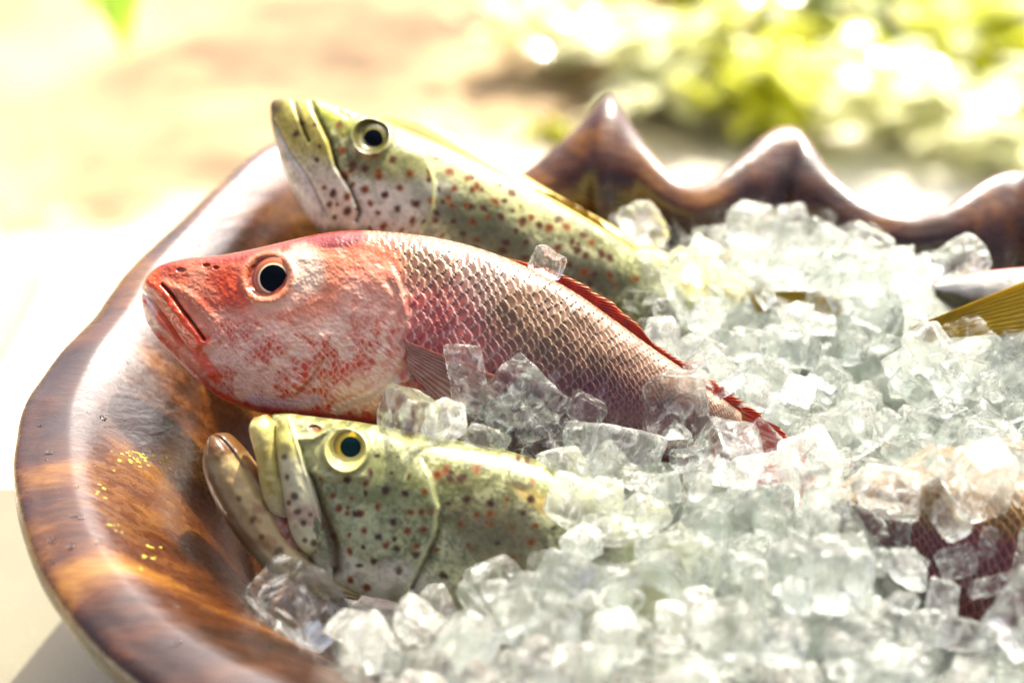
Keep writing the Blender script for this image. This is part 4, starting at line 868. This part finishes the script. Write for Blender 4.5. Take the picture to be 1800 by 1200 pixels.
def shrub(x, y, h, r, n, mi, label, lsz=.045, group='leafy plants behind the bowl'):
    root = empty('leafy_shrub', (x, y, GZ), label, 'shrub', group); V, F, mats = [], [], []; SV, SF = [], []
    ns = 9
    tips = []
    for k in range(ns):
        a = random.uniform(0, 6.28); l = h*random.uniform(.5, 1.); rr = r*random.uniform(.3, .95); p0 = np.array([x, y, GZ]); p1 = np.array([x+rr*math.cos(a), y+rr*math.sin(a), GZ+l]); tips.append((p0, p1))
        b = len(SV); w_ = .006
        for q, t_ in ((p0, 1.), (p0*.5+p1*.5+np.array([0, 0, l*.12]), .7), (p1, .3)):
            for c_ in range(5): an = c_*1.2566; SV.append(q+np.array([math.cos(an), math.sin(an), 0])*w_*t_)
        for s_ in range(2):
            for c_ in range(5): SF.append([b+s_*5+c_, b+s_*5+(c_+1) % 5, b+s_*5+5+(c_+1) % 5, b+s_*5+5+c_])
    for k in range(n):
        p0, p1 = random.choice(tips); t_ = random.uniform(.2, 1.08); m = p0*(1-t_)+p1*t_+np.array([0, 0, h*.12*math.sin(3.1*min(t_, 1))]) + np.random.default_rng(k).normal(0, r*.13, 3)
        m[2] = max(m[2], GZ+.02); a = random.uniform(0, 6.28); el = random.uniform(-.35, .55); d = np.array([math.cos(a)*math.cos(el), math.sin(a)*math.cos(el), math.sin(el)])
        s_ = np.cross(d, [0, 0, 1]); s_ /= np.linalg.norm(s_); s_ = s_*math.cos(.4)+np.cross(d, s_)*random.uniform(-.6, .6); L_ = lsz*random.uniform(.7, 1.4); w2 = L_*.32; up = np.cross(s_, d)*L_*.08; b = len(V)
        V += [m, m+d*L_*.35+s_*w2-up, m+d*L_*.75+s_*w2*.8-up, m+d*L_*1.1-up*2, m+d*L_*.75-s_*w2*.8-up, m+d*L_*.35-s_*w2-up, m+d*L_*.5]
        F += [[b, b+1, b+6], [b+1, b+2, b+6], [b+2, b+3, b+6], [b+3, b+4, b+6], [b+4, b+5, b+6], [b+5, b, b+6]]
    mesh_np('foliage', V, F, LEAFM[mi], root, smooth_=False); mesh_np('stem', SV, SF, M_stem, root)
    return root
def groundpos(px, py): p = Zp(px, py, GZ); return p[0], p[1]
sh = [(1010, 90, .20, .20, 150, 2, 'pale waxy leaved plant left of the others behind the first rim peak', .07), (1150, 170, .22, .2, 170, 2, 'pale leaved plant behind the gap of the first two rim peaks', .08),
      (1210, 40, .3, .25, 200, 0, 'yellow green leafy shrub at the top edge behind the gap of the first two peaks', .09), (1340, 190, .25, .2, 150, 0, 'yellow green shrub right behind the second rim peak', .10),
      (1400, 60, .3, .25, 180, 2, 'pale waxy leaved shrub at the top edge behind the second rim peak', .08),
      (1520, 50, .3, .28, 200, 1, 'fresh green shrub right of centre at the top edge', .09), (1560, 230, .22, .2, 170, 2, 'pale waxy leaved low plant between the second and third rim peaks', .08),
      (1730, 130, .3, .28, 200, 0, 'yellow green leafy shrub near the top right corner', .10), (1790, 20, .35, .25, 200, 1, 'fresh green shrub in the top right corner', .09), (1740, 270, .2, .18, 150, 2, 'pale waxy leaved plant behind the third rim peak', .08),
      (940, 30, .1, .12, 40, 0, 'tiny yellow green plant on bare soil in the upper middle', .06), (950, 210, .05, .06, 14, 0, 'small yellow leaves on the sand left of the first rim peak', .06)]
for a in sh:
    x, y = groundpos(a[0], a[1]+25); shrub(x, y, a[2]*.9, a[3], int(a[4]*.62), a[5], a[6], a[7])
# broad green blades at the top left
bl = empty('bladed_plant', (-.66, 2.6, GZ), 'plant with long fresh green blades hanging in at the top left', 'plant')
for (x0, y0, x1, y1, d_) in ((205, -90, 226, 118, 2.4), (150, -100, 172, 40, 2.5), (238, -90, 238, 95, 2.45)):
    p0 = Wp(x0, y0, d_); p1 = Wp(x1, y1, d_-.1); V = []; n = 14
    for k in range(n):
        t_ = k/(n-1); c_ = p0*(1-t_)+p1*t_+np.array([0, -.06, .05])*math.sin(3.14*t_); w_ = .03*math.sin(math.pi*min(1, .25+t_*.78))
        V += [c_+np.array([-w_, 0, .006]), c_+np.array([0, .004, -.004]), c_+np.array([w_, 0, .006])]
    mesh_np('leaf', V, grid_faces(n, 3), LEAFM[1], bl)
M_plank = plain('sun_bleached_timber', (.62, .42, .14), .7)
pk = box('timber_plank', -.98, -.80, 1.85, 2.6, GZ+.006, GZ+.05, M_plank); tag(pk, 'yellowish timber plank lying on the white terrace at the left edge', 'plank')

# ------------------------------------------------------------------ small things on the bowl
from mathutils.bvhtree import BVHTree
bv = BVHTree.FromPolygons([tuple(v) for v in V_bowl], [tuple(int(i) for i in f) for f in F_bowl])
def on_bowl(px, py):
    o = Vector((0, 0, CAMH)); d = Vector(Wp(px, py, 1.)) - o; h = bv.ray_cast(o, d.normalized()); 
    if h[0] is None: return None, None
    n = h[1]; n = n if n.dot(d) < 0 else -n; return h[0], n
def blobs(name, pts, rr, flat_, mat, label):
    VV, FF = [], []; b = 0
    for px, py in pts:
        p, n = on_bowl(px, py)
        if p is None: continue
        r_ = random.uniform(*rr); q = n.to_track_quat('Z', 'Y'); k = len(VV); na = 10; a0 = random.uniform(.75, 1.3)
        for i, (cr, cz) in enumerate(((1., -.15), (.92, .35), (.6, .8), (.2, 1.))):
            for j in range(na):
                an = j*2*math.pi/na; w_ = 1+random.uniform(-.12, .12)*(flat_ < .99); VV.append(tuple(p + q @ Vector((r_*cr*math.cos(an)*a0*w_, r_*cr*math.sin(an)/a0*w_, r_*cz*flat_))))
        for i in range(3):
            for j in range(na): FF.append((k+i*na+j, k+i*na+(j+1) % na, k+i*na+na+(j+1) % na, k+i*na+na+j))
    o = mesh_np(name, VV, FF, mat); return tag(o, label, 'crumbs' if 'crumb' in name else 'water drops', kind='stuff')
M_crumb = plain('yellow_crumb', (.30, .26, .02), .7); M_drop = None
tw = NT('water_drop'); tw.set(Base_Color=(1., 1., 1.), Roughness=.0, IOR=1.33); tw.b.inputs['Transmission Weight'].default_value = 1.
pts = [(random.gauss(232, 22), random.gauss(802, 11)) for _ in range(26)] + [(random.gauss(262, 20), random.gauss(800, 8)) for _ in range(16)] + [(random.gauss(205, 8), random.gauss(930, 6)) for _ in range(6)] + [(random.gauss(262, 8), random.gauss(970, 12)) for _ in range(8)] + [(random.gauss(175, 10), random.gauss(868, 8)) for _ in range(6)]
blobs('yellow_crumbs', pts, (.0004, .0013), .35, M_crumb, 'small bright yellow crumbs stuck on the glossy inside of the wooden bowl at the left')
pts = [(random.uniform(60, 190), random.uniform(700, 1000)) for _ in range(16)] + [(random.uniform(200, 560), random.uniform(300, 640)) for _ in range(26)] + [(random.uniform(250, 620), random.uniform(1000, 1160)) for _ in range(12)]
blobs('water_drops', pts, (.0006, .0026), .28, tw.m, 'water drops beaded along the glossy wooden rim of the bowl')
